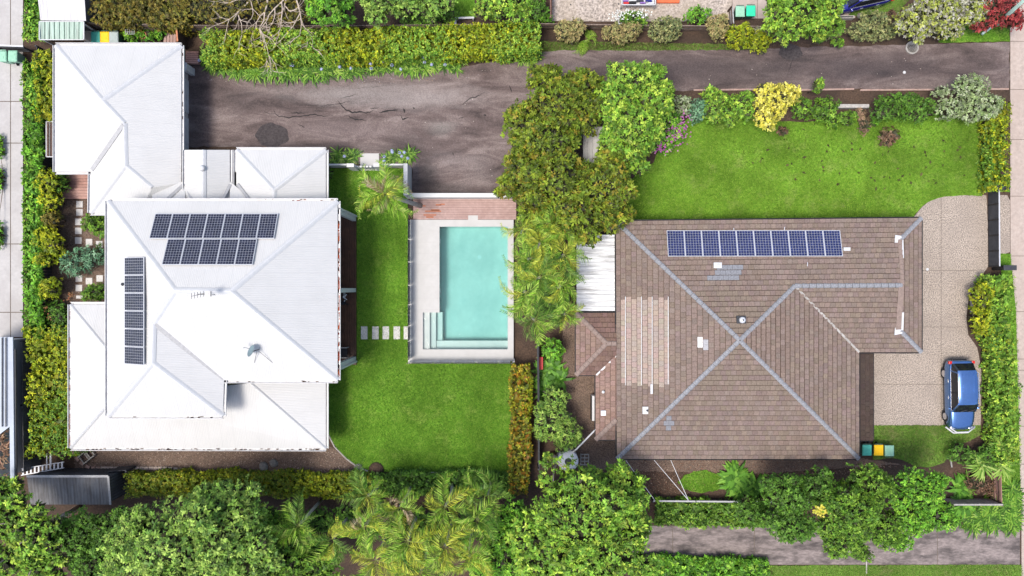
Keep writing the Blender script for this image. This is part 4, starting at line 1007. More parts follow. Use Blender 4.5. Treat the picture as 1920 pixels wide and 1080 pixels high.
# --- shrubs along the north side of the front lawn
shrub("bare grey twiggy shrub between the lime tree and pale bush", [(1280,198,18,22,1.0,.6)], "silver", seed=15, leaf=.1)
shrub("pale blue-green bush left of the golden-green shrub on the lawn edge", [(1307,208,20,24,1.1,.8)], "seagreen", seed=16, leaf=.1)
shrub("golden-green rounded shrub left of the yellow tree", [(1345,205,34,28,1.5,1.0),(1385,202,32,30,1.5,1.0),(1335,178,22,14,1.5,.8)], "lime", seed=17)
tree("tree", "bright yellow small tree on the edge of the front lawn", [(1450,185,40,28,2.2,1.1),(1438,222,26,24,1.9,1.0),(1476,180,24,24,2.1,1.0)], "yellow", trunk=.08, seed=18, leaf=.15, clump=.3)
shrub("small dark green shrub right of the yellow tree", [(1505,205,24,24,1.0,.7)], "green", seed=19)
shrub("leafy green bush with yellow edges left of the low grey wall", [(1545,205,28,26,1.1,.8),(1560,228,18,12,.7,.5)], "green", seed=20)
shrub("thin upright sapling poking over the drive", [(1533,162,7,14,1.6,.9)], "lime", seed=21, leaf=.1)
shrub("low green shrub under the low grey wall", [(1588,222,20,16,.8,.5)], "green", seed=22)
shrub("dense dark green shrub bed behind the brown dead shrub", [(1665,205,38,26,1.2,.8),(1720,208,40,26,1.2,.8),(1690,190,40,18,1.3,.8)], "deep", seed=23, leaf=.11)
shrub("small bright green weed beside the dead shrub", [(1640,228,7,8,.4,.3)], "bright", seed=24)
tree("shrub", "tall silvery green shrub arching over the drive near the footpath", [(1815,165,38,24,1.6,1.0),(1840,200,38,28,1.6,1.0),(1780,205,34,22,1.3,.9),(1765,172,18,10,1.3,.6)], "silver", cat="shrub", trunk=.06, seed=25, leaf=.13, clump=.26)
hedge("golden-green hedge at the right end of the front lawn", [(1878,190),(1877,352)], 17, 1.6, "gold", seed=26, pal2="green", rough=.08)
hedge("long golden-green hedge beside the blue car and footpath", [(1880,520),(1880,600),(1891,680),(1893,780),(1893,868)], 21, 1.8, "lime", seed=27, pal2="gold", rough=.1)
shrub("bulging golden bush of the long hedge opposite the garage end", [(1838,560,20,36,1.2,.9),(1832,600,16,30,1.0,.8)], "gold", seed=28, leaf=.12)
# --- top strip
hedge("bronze clipped hedge behind the wooden fence, top left", [(172,14),(345,20)], 25, 2.2, "bronze", seed=31, leaf=.11)
hedge("long golden clipped hedge beside the asphalt drive", [(380,84),(520,80),(700,78),(860,71),(1006,67)], 27, 2.4, "gold", seed=32, pal2="lime", leaf=.12, rough=.05, dens=1.15)
tree("tree", "bright green large-leaved tree behind the golden hedge", [(625,20,40,34,3.2,1.5),(600,-5,30,25,3.0,1.4)], "bright", seed=33, leaf=.2)
tree("tree", "pale green fine-leaved tree behind the middle of the golden hedge", [(715,5,42,34,3.0,1.3),(760,0,40,35,3.0,1.3),(812,8,36,30,2.6,1.2)], "mint", seed=34, leaf=.15)
shrub("dark green shrub beneath the pale green tree by the grass patch", [(835,30,26,16,1.2,.8),(780,42,30,12,1.0,.7)], "deep", seed=35)
shrub("round lime green shrub above the end of the golden hedge", [(945,10,56,32,1.8,1.2)], "lime", seed=36, leaf=.15, clump=.32)
shrub("dark green bush between the lime shrub and the gravel yard", [(1010,20,18,26,1.2,.8)], "deep", seed=37)
shrub("small leafy plant at the corner of the gravel yard", [(1022,38,16,10,.7,.5)], "bright", seed=38)
golden = [((1068,58),30,26,"peach-coloured rounded shrub left of the fern by the drive","peach"),((1165,62),40,22,"peach-coloured rounded shrub under the white-flowered bush","peach"),((1247,55),33,28,"sandy rounded shrub between the white flowers and green bush","sage"),
          ((1345,50),22,28,"sandy orange-tipped shrub beside the green bins","peach"),((1385,68),28,26,"yellowish feathery shrub hanging over the drive below the green bins","gold"),((1425,78),20,24,"second yellowish feathery shrub hanging over the drive","gold")]
for i, (c, rx, ry, lab, pl_) in enumerate(golden): shrub(lab, [(c[0]-rx*.3,c[1],rx*.7,ry*.8,1.1,.8),(c[0]+rx*.35,c[1]-3,rx*.65,ry*.8,1.1,.8),(c[0],c[1]+ry*.4,rx*.7,ry*.6,.8,.6)], pl_, seed=40+i, leaf=.1, clump=.24)
shrub("green bush with white flowers in front of the gravel yard", [(1185,38,34,18,1.0,.7)], "green", seed=47, flowers=([(1175,24,16,4,1.7),(1160,34,10,5,1.6),(1205,24,8,4,1.7)], "white", 35, .13))
shrub("leafy green bush on the edge of the gravel yard", [(1308,30,26,18,.9,.7)], "bright", seed=48)
shrub("grey dry bush beside the large lime tree", [(1418,60,9,10,.7,.5)], "ashgold", seed=49, leaf=.09)
tree("tree", "large dense lime-green tree beside the parked navy car", [(1490,25,58,44,4.0,1.9),(1535,15,42,40,3.8,1.7),(1470,50,36,28,3.2,1.4),(1540,50,40,26,3.0,1.3)], "lime", seed=50, leaf=.16)
shrub("cream rounded shrub below the navy car", [(1640,40,30,20,1.1,.7),(1615,60,30,18,1.0,.7),(1655,62,30,16,1.0,.7)], "sage", seed=51, leaf=.1, clump=.24)
shrub("small sandy shrub under the lime tree's edge", [(1560,58,18,16,.8,.6)], "sage", seed=52, leaf=.1)
shrub("low lime shrub spilling over the drive edge", [(1570,80,14,9,.6,.4)], "lime", seed=53, leaf=.11)
tree("shrub", "large ashy grey and yellow shrub beside the red-leaved tree", [(1715,45,38,36,1.8,1.1),(1760,20,44,32,2.0,1.2),(1815,15,42,30,2.0,1.2),(1775,58,34,18,1.4,.9),(1835,40,26,14,1.4,.7)], "ashgold", cat="shrub", trunk=.06, seed=54, leaf=.12, clump=.26)
tree("tree", "red-leaved small tree around the pale pole by the footpath", [(1875,20,36,30,2.4,1.2),(1900,40,22,18,2.0,.9),(1840,50,26,8,1.5,.5)], "red", trunk=.07, seed=55, leaf=.15, clump=.3, dens=.8)
shrub("small rusty red plant below the ashy grey shrub", [(1762,64,10,9,.5,.4)], "rust", seed=56)
shrub("tiny bright lime plant left of the pale pole", [(1786,60,9,8,.5,.35)], "bright", seed=57)
# --- left side
hedge("bright lime creeper hedge along the neighbour's drive, top left corner", [(58,-10),(58,68)], 15, 1.8, "bright", leaf=.17, clump=.24, seed=61, pal2="lime", dens=1.7, zlo=.8, sidefrac=.35)
hedge("long narrow bright lime creeper hedge along the left boundary", [(57,118),(57,300),(57,470),(59,628)], 15, 1.9, "bright", leaf=.17, clump=.24, seed=62, pal2="lime", rough=.06, dens=1.7, zlo=.8, sidefrac=.35)
hedge("tall golden-olive hedge against the white garage", [(82,98),(82,220)], 19, 2.4, "gold", seed=63, pal2="olive")
hedge("thick clipped hedge turning gold to dark green, left of the verandah roof", [(84,622),(88,700),(90,850)], 38, 2.5, "gold", seed=64, pal2="green", leaf=.12)
for i, (x, y, rx, ry, lab) in enumerate(((92,340,24,26,"golden bush below the clothes drying frame"),(98,378,22,20,"golden bush beside the first square paver"),(100,412,18,16,"bronze leafy plant left of the pavers"),(88,445,22,28,"golden bush against the dark fence, left of the sea-green shrub"),
        (104,458,20,26,"leafy golden bush next to the sea-green shrub"),(86,485,20,16,"low golden bush in front of the dark fence"),(96,540,20,24,"golden bush near the lower pavers"))):
    shrub(lab, [(x,y,rx,ry,1.3,.9)], "gold" if i != 2 else "bronze", seed=70+i, leaf=.14)
shrub("sea-green feathery shrub between the square pavers", [(150,490,38,26,1.0,.7),(180,480,24,20,.8,.6),(135,500,24,22,.8,.6)], "seagreen", seed=80, leaf=.15, elong=3.2)
shrub("round green shrub beside the upper pavers and white house", [(180,420,26,24,.9,.7)], "green", seed=81)
shrub("round green shrub beside the lower pavers and white house", [(180,550,24,20,.9,.7)], "green", seed=82)
shrub("dark green shrub with orange flowers above the thick hedge", [(105,590,36,30,.9,.7),(115,620,24,22,.8,.6)], "deep", seed=83, flowers=([(86,582,4,4,1.6),(95,596,5,4,1.5),(128,562,4,5,1.4),(132,553,3,3,1.4)], "rust", 10, .13))
shrub("dark green ferny shrub beside the decking", [(118,345,14,24,.8,.6)], "deep", seed=84)
hedge("clipped golden-green hedge along the bottom of the mulch bed", [(238,912),(400,910),(560,912),(690,916)], 21, 1.4, "gold", seed=85, pal2="olive", leaf=.12)
hedge("low dark green hedge behind the palms at the lawn's lower edge", [(700,912),(850,908),(960,912)], 20, 1.3, "deep", seed=86, leaf=.12)
hedge("orange-green hedge between the pool lawn and the boundary", [(977,690),(977,800),(972,925)], 18, 1.8, "orange", seed=87, pal2="gold", leaf=.12)
# --- bottom trees
tree("tree", "pale lime sparse tree with bare twigs in the lower left corner", [(30,965,42,40,5.5,1.8),(75,1000,45,50,6.0,1.8),(25,1045,45,40,6.0,1.8),(10,915,30,26,4.5,1.3),(85,1060,40,30,5.5,1.5)], "lime", seed=91, leaf=.18, dens=.75, bark="bark_pale")
tree("tree", "dark green tree between the lime and mint green trees", [(150,1000,46,46,4.5,1.8),(185,1050,46,44,4.5,1.8),(215,985,36,32,4.0,1.6)], "deep", seed=92, leaf=.13)
tree("tree", "huge mint green tree below the clipped hedge", [(330,1010,100,75,6.5,2.6),(265,1040,66,60,5.8,2.2),(425,1000,90,75,6.0,2.5),(445,935,52,38,5.0,1.8),(390,938,40,30,4.8,1.6),(360,1070,90,50,6.0,2.0),(475,1050,60,50,5.5,2.0)], "mint", seed=93, leaf=.17, clump=.45)
tree("tree", "bright green tree left of the palms at the bottom edge", [(520,995,44,42,3.8,1.6),(540,1055,55,42,4.2,1.7),(600,1065,44,34,3.6,1.4)], "green", seed=94, leaf=.15)
tree("tree", "green leafy tree between the palms and the yellow-green tree", [(935,1000,42,40,3.6,1.5),(950,1050,50,40,4.0,1.6),(915,1070,36,26,3.4,1.2),(965,960,30,24,3.2,1.2)], "bright", seed=95, leaf=.15)
tree("tree", "huge yellow-green tree below the tiled house's lower left corner", [(1090,965,95,72,6.5,2.4),(1030,1015,75,66,6.0,2.2),(1150,915,56,42,5.0,2.0),(1135,1035,85,60,6.0,2.2),(1175,970,46,52,5.0,1.9),(1095,905,40,34,4.8,1.7),(1040,1075,80,40,5.6,1.8)], "lime", seed=96, leaf=.19, clump=.42)
tree("tree", "sparse tree with bare branches over the white water tank", [(1035,895,28,30,4.2,1.2),(1058,870,26,22,4.4,1.0),(1025,860,14,14,3.6,.8)], "lime", seed=97, leaf=.18, dens=.33, core=False, bark="bark_pale")
hedge("low green groundcover hedge above the lower concrete driveway", [(1235,962),(1330,966),(1450,966)], 24, .9, "green", seed=98, pal2="lime", leaf=.13)
hedge("bright green hedge at the bottom edge below the concrete driveway", [(1205,1066),(1300,1070),(1440,1074)], 20, 1.0, "bright", seed=99, leaf=.15)
tree("tree", "dark green tree left of the spot with the yellow leaf cluster", [(1468,925,44,40,4.4,1.8),(1480,980,48,36,4.6,1.8),(1530,912,38,34,4.2,1.6),(1412,960,34,26,3.4,1.3)], "deep", seed=100, leaf=.13)
tree("tree", "dark green tree overhanging the lower concrete driveway with one yellow cluster", [(1590,958,56,48,5.0,2.0),(1572,1012,40,30,4.6,1.5),(1625,903,46,34,4.6,1.7),(1652,992,36,34,4.2,1.4),(1612,1035,24,15,4.0,.9)], "green", seed=101, leaf=.13, flowers=([(1539,959,7,6,6.6)], "yellow", 60, .17))
tree("tree", "bright green tree at the right end of the lower tree row", [(1718,918,46,40,4.2,1.8),(1698,965,38,34,4.0,1.5),(1752,966,38,30,3.8,1.5),(1682,1012,28,22,3.2,1.0)], "bright", seed=102, leaf=.13)
shrub("round bright green bush beside the left end of the tiled house", [(1036,655,24,24,1.3,.9)], "bright", seed=103)
shrub("tall green bamboo-like bush left of the air conditioner", [(1030,790,34,42,1.8,1.2),(1060,810,30,36,1.6,1.1),(1040,755,30,26,1.6,1.0)], "mint", seed=104, leaf=.16, elong=3.4)
shrub("small dark shrub in the corner of the courtyard by the white wall", [(618,325,9,9,.5,.4)], "deep", seed=105)
shrub("large circular heap of dead brown shrub on the front lawn", [(1668,256,22,20,.35,.35)], "brown", seed=106, leaf=.16, elong=3.5, name="dead_shrub", cat="dead shrub")
shrub("flattened straw-coloured dead plant below the low grey wall", [(1620,232,14,24,.25,.25),(1612,212,10,10,.25,.25)], "straw", seed=107, leaf=.16, elong=3.5, name="dead_shrub", cat="dead shrub")
shrub("small clump of dead brown plants under the yellow tree", [(1467,246,13,9,.2,.2)], "brown", seed=108, leaf=.14, elong=3.5, name="dead_shrub", cat="dead shrub")
shrub("bare brown plant below the navy car and cream shrub", [(1670,28,12,9,.4,.3)], "brown", seed=109, leaf=.12, elong=3)
shrub("mixed dark bush at the corner where two wooden fences meet", [(1800,850,24,22,1.0,.7),(1850,855,36,24,1.0,.7)], "deep", seed=110, leaf=.13)
shrub("dry brown undergrowth inside the corner of the wooden fence", [(1835,905,30,22,.5,.45),(1860,915,16,20,.4,.35)], "brown", seed=111, leaf=.16, elong=3)
shrub("dry grassy bush among the groundcover above the driveway", [(1425,955,20,16,.7,.5),(1440,975,14,12,.6,.4)], "straw", seed=112, leaf=.2, elong=5)

shrub("dark green undergrowth between the leftmost palms", [(600,975,38,26,1.2,.9),(655,965,30,22,1.2,.9),(590,1030,30,30,1.2,.9)], "deep", seed=113)
shrub("dark green undergrowth beneath the middle palms at the bottom", [(730,985,40,30,1.3,1.0),(800,985,40,30,1.3,1.0),(760,1050,44,30,1.3,1.0),(860,1000,36,30,1.3,1.0)], "deep", seed=114)
shrub("dark green undergrowth beneath the palms by the pool", [(1010,470,40,40,1.2,.9),(1030,560,34,44,1.2,.9),(985,520,18,40,1.0,.8)], "deep", seed=115)
# --- bare spreading tree at the top
bt = thing("bare_tree", "bare spreading tree of pale twisted branches above the golden hedge", "tree", W(545,-30))
m = MB(); rr = random.Random(3)
def twig(p, d, L, r, depth):
    pts = [p]; q = p; dd = d
    for i in range(4):
        dd = (dd+Vector((rr.uniform(-.35,.35), rr.uniform(-.35,.35), rr.uniform(-.22,.16)))).normalized(); q = q+dd*L/4; pts.append(q)
    m.tube(pts, [r*(1-.16*i) for i in range(5)], 5)
    if depth > 0:
        for k in range(3 if depth > 1 else 3):
            i = rr.randint(1, 4); a = rr.uniform(-1.0,1.0); e = Vector((dd.x*math.cos(a)-dd.y*math.sin(a), dd.x*math.sin(a)+dd.y*math.cos(a), rr.uniform(-.15,.35)))
            twig(pts[i], e.normalized(), L*rr.uniform(.5,.8), r*.55, depth-1)
for (sx, sy, dx, dy) in ((545,-25,-.9,-.55),(545,-25,-.5,-.8),(540,-25,-.15,-1),(548,-25,.3,-.9),(535,-25,-1,-.2),(480,-15,-.7,-.7),(500,-10,-.2,-1)):
    s0 = W(sx, sy, 2.2); twig(Vector((s0.x, s0.y, 2.0)), Vector((dx, dy, .25)).normalized(), 2.3, .07, 3)
b0 = W(545,-28,0); m.tube([(b0.x,b0.y,0),(b0.x,b0.y,1.2),(W(545,-25,2.2).x,W(545,-25,2.2).y,2.1)], [.22,.18,.13], 8)
m.build("branch", "bark_pale", bt)
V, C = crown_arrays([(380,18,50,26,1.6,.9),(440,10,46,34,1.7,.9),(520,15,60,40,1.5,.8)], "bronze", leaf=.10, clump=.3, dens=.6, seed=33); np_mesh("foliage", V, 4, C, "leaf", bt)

# --- palms
def frond_mesh(L, curl, pal, seed, droop=.5, wid=.55):
    r = random.Random(seed); V, C = [], []
    cols = {"g": [(.12,.26,.02),(.20,.36,.03),(.32,.44,.07)], "y": [(.33,.38,.035),(.42,.44,.05),(.22,.32,.03)], "d": [(.06,.15,.018),(.10,.20,.025),(.16,.27,.045)], "b": [(.33,.25,.14),(.26,.18,.10),(.40,.33,.22)]}[pal]
    def spine(t):
        a = curl*t*t*.6
        return Vector((L*(t-.16*t**3)*math.cos(a*.5), L*.5*a*.8*t, L*(.42*t-droop*1.15*t*t)))
    n = 28; pts = [spine(i/n) for i in range(n+1)]
    for i in range(n):      # rachis
        w = .009*(1-.7*i/n); d = (pts[i+1]-pts[i]).normalized(); s = d.cross(Vector((0,0,1))).normalized()*w
        V += [pts[i]-s, pts[i+1]-s*.9, pts[i+1]+s*.9, pts[i]+s]; C += [(.24,.28,.07)]*4
    for i in range(3, n+1):
        t = i/n; d = (pts[i]-pts[i-1]).normalized(); s = d.cross(Vector((0,0,1))).normalized(); u = s.cross(d)
        ln = wid*L*.40*math.sin(min(1, .12+t*1.02)*math.pi)**.55*r.uniform(.6,1.15)+.07
        for sg in (-1, 1):
            dirn = (d*r.uniform(.62,.8)+s*sg*.8+u*r.uniform(.3,.55)).normalized(); base = pts[i]; mid = base+dirn*ln*.55; tip = base+dirn*ln-u*.75*ln+d*.16*ln
            ww = .0105*r.uniform(.8,1.25); q = dirn.cross(u).normalized()*ww; c = r.choice(cols); f = r.uniform(.45,1.35); c = tuple(x*f for x in c)
            V += [base-q*.5, mid-q, mid+q, base+q*.5]; C += [c]*4; V += [mid-q, tip, tip+q*.15, mid+q]; C += [tuple(x*1.08 for x in c)]*4
    return V, C
FR = {}
def frond(kind, i):
    key = (kind, i)
    if key not in FR:
        V, C = frond_mesh(1.0, random.Random(i*7+1).choice((-1,1))*random.Random(i*5+2).uniform(.8,2.6), kind, i*13+len(kind), .34+.16*(i % 4), .56)
        o = np_mesh("frond", [tuple(v) for v in V], 4, np.array(C), "leaf", org=(0,0,0)); me = o.data; bpy.data.objects.remove(o); FR[key] = me
    return FR[key]
PALM_G = "palms with arching feathery fronds"
def palm(px, py, z, R, seed, label, kinds="ggyyd", n=11, lean=None, group=PALM_G, trunk_r=.09, spear=True):
    r = random.Random(seed); top = W(px, py, z); base = Vector((top.x, top.y, 0)) if lean is None else W(*lean, 0)
    t = thing("palm_tree", label, "palm tree", base, group)
    m = MB(); mid = base.lerp(top, .5)+Vector((r.uniform(-.15,.15), r.uniform(-.15,.15), 0)); m.tube([base, mid, top-Vector((0,0,.1))], [trunk_r*1.3, trunk_r, trunk_r*.85], 8); m.build("trunk", "timber_grey", t, smooth=True)
    a0 = r.uniform(0, 6.28)
    for i in range(n):
        kd = r.choice(kinds); o = bpy.data.objects.new("frond", frond(kd, r.randint(0, 5))); col.objects.link(o); o.parent = t
        o.location = top-base; sc = R*r.uniform(.62, 1.15); o.scale = (sc, sc*r.choice((-1,1)) if False else sc, sc)
        o.rotation_euler = (r.uniform(-.9,.9), r.uniform(-.85,.2), a0+i*2*math.pi/n+r.uniform(-.25,.25))
    return t
mid_p = [(1040,425,5.2,"topmost palm of the clump left of the white patio roof"),(980,430,4.4,"palm nearest the pool's upper right corner"),(1055,478,5.6,"tall palm whose fronds reach over the white patio roof's upper half"),(994,485,5.0,"palm beside the middle of the pool's right edge, upper one"),
         (1050,535,5.2,"palm whose fronds touch the middle of the white patio roof"),(984,548,4.8,"palm beside the middle of the pool's right edge, lower one"),(1010,520,5.8,"tallest palm in the middle of the clump by the pool"),(1058,590,4.6,"palm below the white patio roof next to the porch tiles"),(1000,600,4.6,"lowest palm of the clump, near the pool's lower right corner"),(1010,455,5.4,"palm with yellow fronds at the upper middle of the pool clump")]
for i, (x, y, z, lab) in enumerate(mid_p): palm(x+2, y, z, 1.85, 200+i, lab, "gggydd" if i != 9 else "yyyg", n=9)
bot_p = [(690,930,4.8,"palm closest to the hedge at the lawn's bottom left","dggy"),(560,985,5.4,"leftmost palm at the bottom, over the bright green tree","gd"),(625,1010,5.6,"second palm from the left at the bottom","gyd"),(685,985,5.8,"palm with curled fronds in the left half of the bottom group","ggyb"),(750,950,5.2,"palm directly below the lawn's kerb, left of centre","ggyb"),
         (765,1015,6.2,"tall palm in the centre of the bottom group","yygg"),(835,950,5.6,"bright palm below the lawn's kerb on the right","gy"),(835,1025,6.0,"palm with brown-tipped fronds right of the bottom centre","yygg"),(895,975,5.4,"rightmost upper palm of the bottom group","gd"),(880,1045,5.8,"rightmost lower palm of the bottom group","yg"),(705,1050,5.8,"palm at the very bottom, left of centre","yg"),(790,1070,5.6,"palm at the very bottom edge in the centre","gy"),(915,930,4.6,"dark palm at the right end of the low hedge","dg")]
for i, (x, y, z, lab, kd) in enumerate(bot_p): palm(x, y, z, 2.12, 240+i, lab, kd, n=9)
palm(722, 364, 4.2, 2.35, 270, "single leaning palm on the lawn beside the courtyard wall", "ggggggyb", n=17, lean=(792,387), group=None, trunk_r=.13)

# --- strap-leaved plants
def strap_mesh(seed, n=34, L=.62, w=.03, cols=((.10,.23,.02),(.17,.31,.035),(.05,.13,.012),(.27,.39,.07),(.035,.09,.01),(.07,.17,.015)), up=.55):
    r = random.Random(seed); V, C = [], []
    for i in range(n):
        a = r.uniform(0, 6.28); l = L*r.uniform(.65,1.15); x0 = Vector((r.uniform(-.1,.1), r.uniform(-.1,.1), 0)); d = Vector((math.cos(a), math.sin(a), 0)); s = Vector((-d.y, d.x, 0)); c = r.choice(cols); e = r.uniform(.5,1.2)*up
        f = lambda t: x0+d*l*t+Vector((0,0,l*(1.35*e*t-1.25*e*t*t)+.03))
        ts = (0,.35,.7,1.0); ws = (w,w*1.1,w*.85,w*.12)
        for k in range(3): V += [f(ts[k])-s*ws[k], f(ts[k+1])-s*ws[k+1], f(ts[k+1])+s*ws[k+1], f(ts[k])+s*ws[k]]; C += [tuple(q*(1+.1*k) for q in c)]*4
    o = np_mesh("leaf", [tuple(v) for v in V], 4, np.array(C), "leaf", org=(0,0,0)); me = o.data; bpy.data.objects.remove(o); return me
def flower_mesh(seed, h=.95):
    r = random.Random(seed); V, C = [], []; top = Vector((r.uniform(-.15,.15), r.uniform(-.15,.15), h))
    V += [(-.012,0,0),(top.x-.012,top.y,h),(top.x+.012,top.y,h),(.012,0,0)]; C += [(.12,.22,.06)]*4
    A = PAL["blue"]
    for i in range(34):
        d = Vector((r.gauss(0,1), r.gauss(0,1), r.gauss(0,1)+.3)).normalized(); p = top+d*.1; s = d.cross(Vector((.3,.2,1))).normalized()*.03; u = d.cross(s).normalized()*.03
        V += [p-s-u, p+s-u, p+s+u, p-s+u]; C += [r.choice(A)]*4
    o = np_mesh("flower", [tuple(v) for v in V], 4, np.array(C), "leaf", org=(0,0,0)); me = o.data; bpy.data.objects.remove(o); return me
STR = [strap_mesh(i) for i in range(5)]; STR_B = [strap_mesh(20+i, 42, .78, .034) for i in range(4)]; FLW = [flower_mesh(i) for i in range(4)]
STR_C = [strap_mesh(40+i, 34, .95, .085, ((.10,.25,.025),(.16,.33,.04),(.05,.14,.015)), .8) for i in range(3)]
CORD = [strap_mesh(60+i, 70, .95, .045, ((.19,.31,.05),(.28,.38,.09),(.08,.17,.02)), .6) for i in range(2)]
sr = random.Random(77)
def strap(px, py, label, group, meshes, scale=1.0, flowers=0, name="agapanthus", cat="plant", stem=0.0):
    p = W(px, py, .3); t = thing(name, label, cat, (p.x, p.y, .02), group)
    o = bpy.data.objects.new("leaf_clump", sr.choice(meshes)); col.objects.link(o); o.parent = t; o.rotation_euler = (0,0,sr.uniform(0,6.28)); s = scale*sr.uniform(.85,1.15); o.scale = (s,s,s); o.location = (0,0,stem)
    if stem: MB().tube([(0,0,0),(.05,.03,stem*.5),(0,0,stem+.05)],[.06,.05,.05],6).build("stem","bark",t,local=True)
    for _ in range(flowers):
        f = bpy.data.objects.new("flower", sr.choice(FLW)); col.objects.link(f); f.parent = t; f.location = (sr.uniform(-.3,.3), sr.uniform(-.3,.3), 0); f.rotation_euler = (sr.uniform(-.2,.2), sr.uniform(-.2,.2), sr.uniform(0,6.28))
low = lambda x: np.interp(x, [385,430,520,600,700,780,860],[116,128,136,135,128,126,124])
def strap_row(items, fmt, group, meshes, scale, fl, **kw):
    for i, (x, y) in enumerate(sorted(items)): strap(x, y, fmt % ordinal(i+1), group, meshes(x) if callable(meshes) else meshes, scale, fl(x), **kw)
for row, dy in (("front", 0), ("back", -13)):
    strap_row([(x+sr.uniform(-5,5), low(x)+dy+sr.uniform(-3,3)) for x in range(392, 862, 15)], "agapanthus clump, %s from the left in the "+row+" row under the golden hedge", "agapanthus border under the golden hedge", lambda x: STR_B if x < 620 else STR, 1.0, lambda x: 1 if (x > 600 and sr.random() < .55) or sr.random() < .12 else 0)
strap_row([(x, 293+sr.uniform(-7,7)) for x in (625,640,655,663,632,650)], "agapanthus clump, %s from the left, between white house and entry path", "agapanthus left of the entry path", STR, .95, lambda x: 1 if x == 655 else 0)
strap_row([(x, 294+sr.uniform(-8,8)) for x in (722,735,748,762,728,742,755,768)], "blue-flowered agapanthus clump, %s from the left, right of the entry path", "agapanthus right of the entry path", STR, .95, lambda x: 1)
strap_row([(995+sr.uniform(-22,14), 105+sr.uniform(-6,6)) for i in range(5)], "agapanthus clump, %s from the left, at the right end of the golden hedge", "agapanthus at the hedge end", STR, .8, lambda x: 0)
strap_row([(sr.uniform(1800,1905), sr.uniform(950,990)) for i in range(26)]+[(sr.uniform(1888,1908), sr.uniform(915,955)) for i in range(8)], "strappy green plant, %s from the left, outside the corner timber fence", "strappy plants outside the corner fence", STR_B, 1.0, lambda x: 0)
strap_row([(sr.uniform(1372,1440), sr.uniform(886,928)) for i in range(13)], "broad-leaved ginger plant, %s from the left, below the tiled house", "ginger plants below the tiled house", STR_C, .9, lambda x: 0, name="ginger_plant")
strap_row([(sr.uniform(1015,1050), sr.uniform(690,740)) for i in range(7)], "dark strap-leaved plant, %s from the left, beside the porch roof", "strap-leaved plants left of the porch roof", STR_C, .9, lambda x: 0, name="strap_plant")
for x, y, lab in ((1826,866,"spiky cordyline rosette nearest the small lawn"),(1862,838,"spiky cordyline rosette against the golden hedge"),(1862,868,"spiky cordyline rosette beside the red fence post")): strap(x, y, lab, None, CORD, 1.05, name="cordyline", stem=1.1)
strap_row([(sr.uniform(1795,1815), sr.uniform(905,950)) for i in range(8)], "fan-leaved green plant, %s from the left, inside the corner timber fence", "fan-leaved plants inside the corner fence", STR_C, .9, lambda x: 0, name="fan_plant")
strap(192, 428, "spiky grey-green agave beside the upper pavers", None, STR_C, 1.0, name="agave")
strap(181, 462, "small silvery bromeliad on the upper pavers", None, STR, .5, name="bromeliad")
def fern(px, py, label, a0, a1, n, R):
    p = W(px, py, .3); t = thing("fern", label, "fern", (p.x, p.y, .02), None)
    for i in range(n):
        o = bpy.data.objects.new("frond", frond("g", i % 6)); col.objects.link(o); o.parent = t; o.location = (0,0,.25); o.scale = (R,R,R); o.rotation_euler = (0, -.15, math.radians(a0+(a1-a0)*i/max(1,n-1)))
fern(1098,72,"bright green fern on the bank, upper one",10,80,4,.9); fern(1085,80,"bright green fern leaning over the drive edge",-75,-5,6,.95)

# --- grass blades and mulch chips
def in_poly(P, poly):
    x, y = P[:, 0], P[:, 1]; c = np.zeros(len(P), bool); n = len(poly)
    for i in range(n):
        (x0, y0), (x1, y1) = poly[i], poly[(i+1) % n]
        k = ((y0 > y) != (y1 > y)) & (x < (x1-x0)*(y-y0)/((y1-y0) or 1e-9)+x0); c ^= k
    return c
def scatter(pts, dens, rng):
    poly = [(W(x, y).x, W(x, y).y) for x, y in pts]; A = np.array(poly); lo, hi = A.min(0), A.max(0)
    P = rng.uniform(lo, hi, (int(dens*np.prod(hi-lo)), 2)); return P[in_poly(P, poly)]
def grass(name, label, pts, z, dens, cols, seed, hgt=.06):
    rng = np.random.default_rng(seed); P = scatter(pts, dens, rng); n = len(P); a = rng.uniform(0, 6.28, n); h = hgt*rng.uniform(.5, 1.3, n); w = .016*rng.uniform(.7, 1.5, n); ln = hgt*rng.uniform(.3, 1.6, n)
    d = np.stack([np.cos(a), np.sin(a)], 1); s = np.stack([-d[:, 1], d[:, 0]], 1); V = np.zeros((n, 3, 3)); V[:, 0, :2] = P-s*w[:, None]; V[:, 1, :2] = P+s*w[:, None]; V[:, 2, :2] = P+d*ln[:, None]
    V[:, :2, 2] = z-.005; V[:, 2, 2] = z+h; A = np.array(cols); C = A[rng.integers(len(A), size=n)]*rng.uniform(.8, 1.2, (n, 1))
    big = (np.sin(P[:, 0]*.55+seed)+np.sin(P[:, 1]*.7+2*seed)+np.sin(P[:, 0]*1.7+P[:, 1]*1.3))*.09+1; C *= big[:, None]
    np_mesh(name, V.reshape(-1, 3), 3, np.repeat(C, 3, 0), "blade", label=label, cat="grass", kind="stuff")
fine = [(.075,.195,.013),(.118,.25,.02),(.18,.31,.038),(.05,.15,.01)]
grass("grass", "short mown grass of the pool lawn", lawn_pool, .06, 620, fine, 1)
grass("grass", "mown grass of the front lawn", lawn_front, .06, 560, [(.10,.21,.015),(.14,.26,.02),(.20,.31,.04),(.07,.165,.012)], 2)
grass("grass", "patchy grass of the small lawn by the car", lawn_small, .06, 600, [(.09,.18,.02),(.13,.21,.035),(.18,.20,.06),(.07,.15,.02)], 3)
grass("grass", "grass of the verge along the footpath", verge_a, .05, 350, fine, 4)
grass("grass", "grass below the lower concrete driveway", verge_b, .05, 600, [(.11,.22,.02),(.16,.26,.04),(.22,.27,.07),(.08,.18,.02)], 5)
grass("grass", "grass of the verge around the pale pole", verge_c, .05, 500, fine, 6)
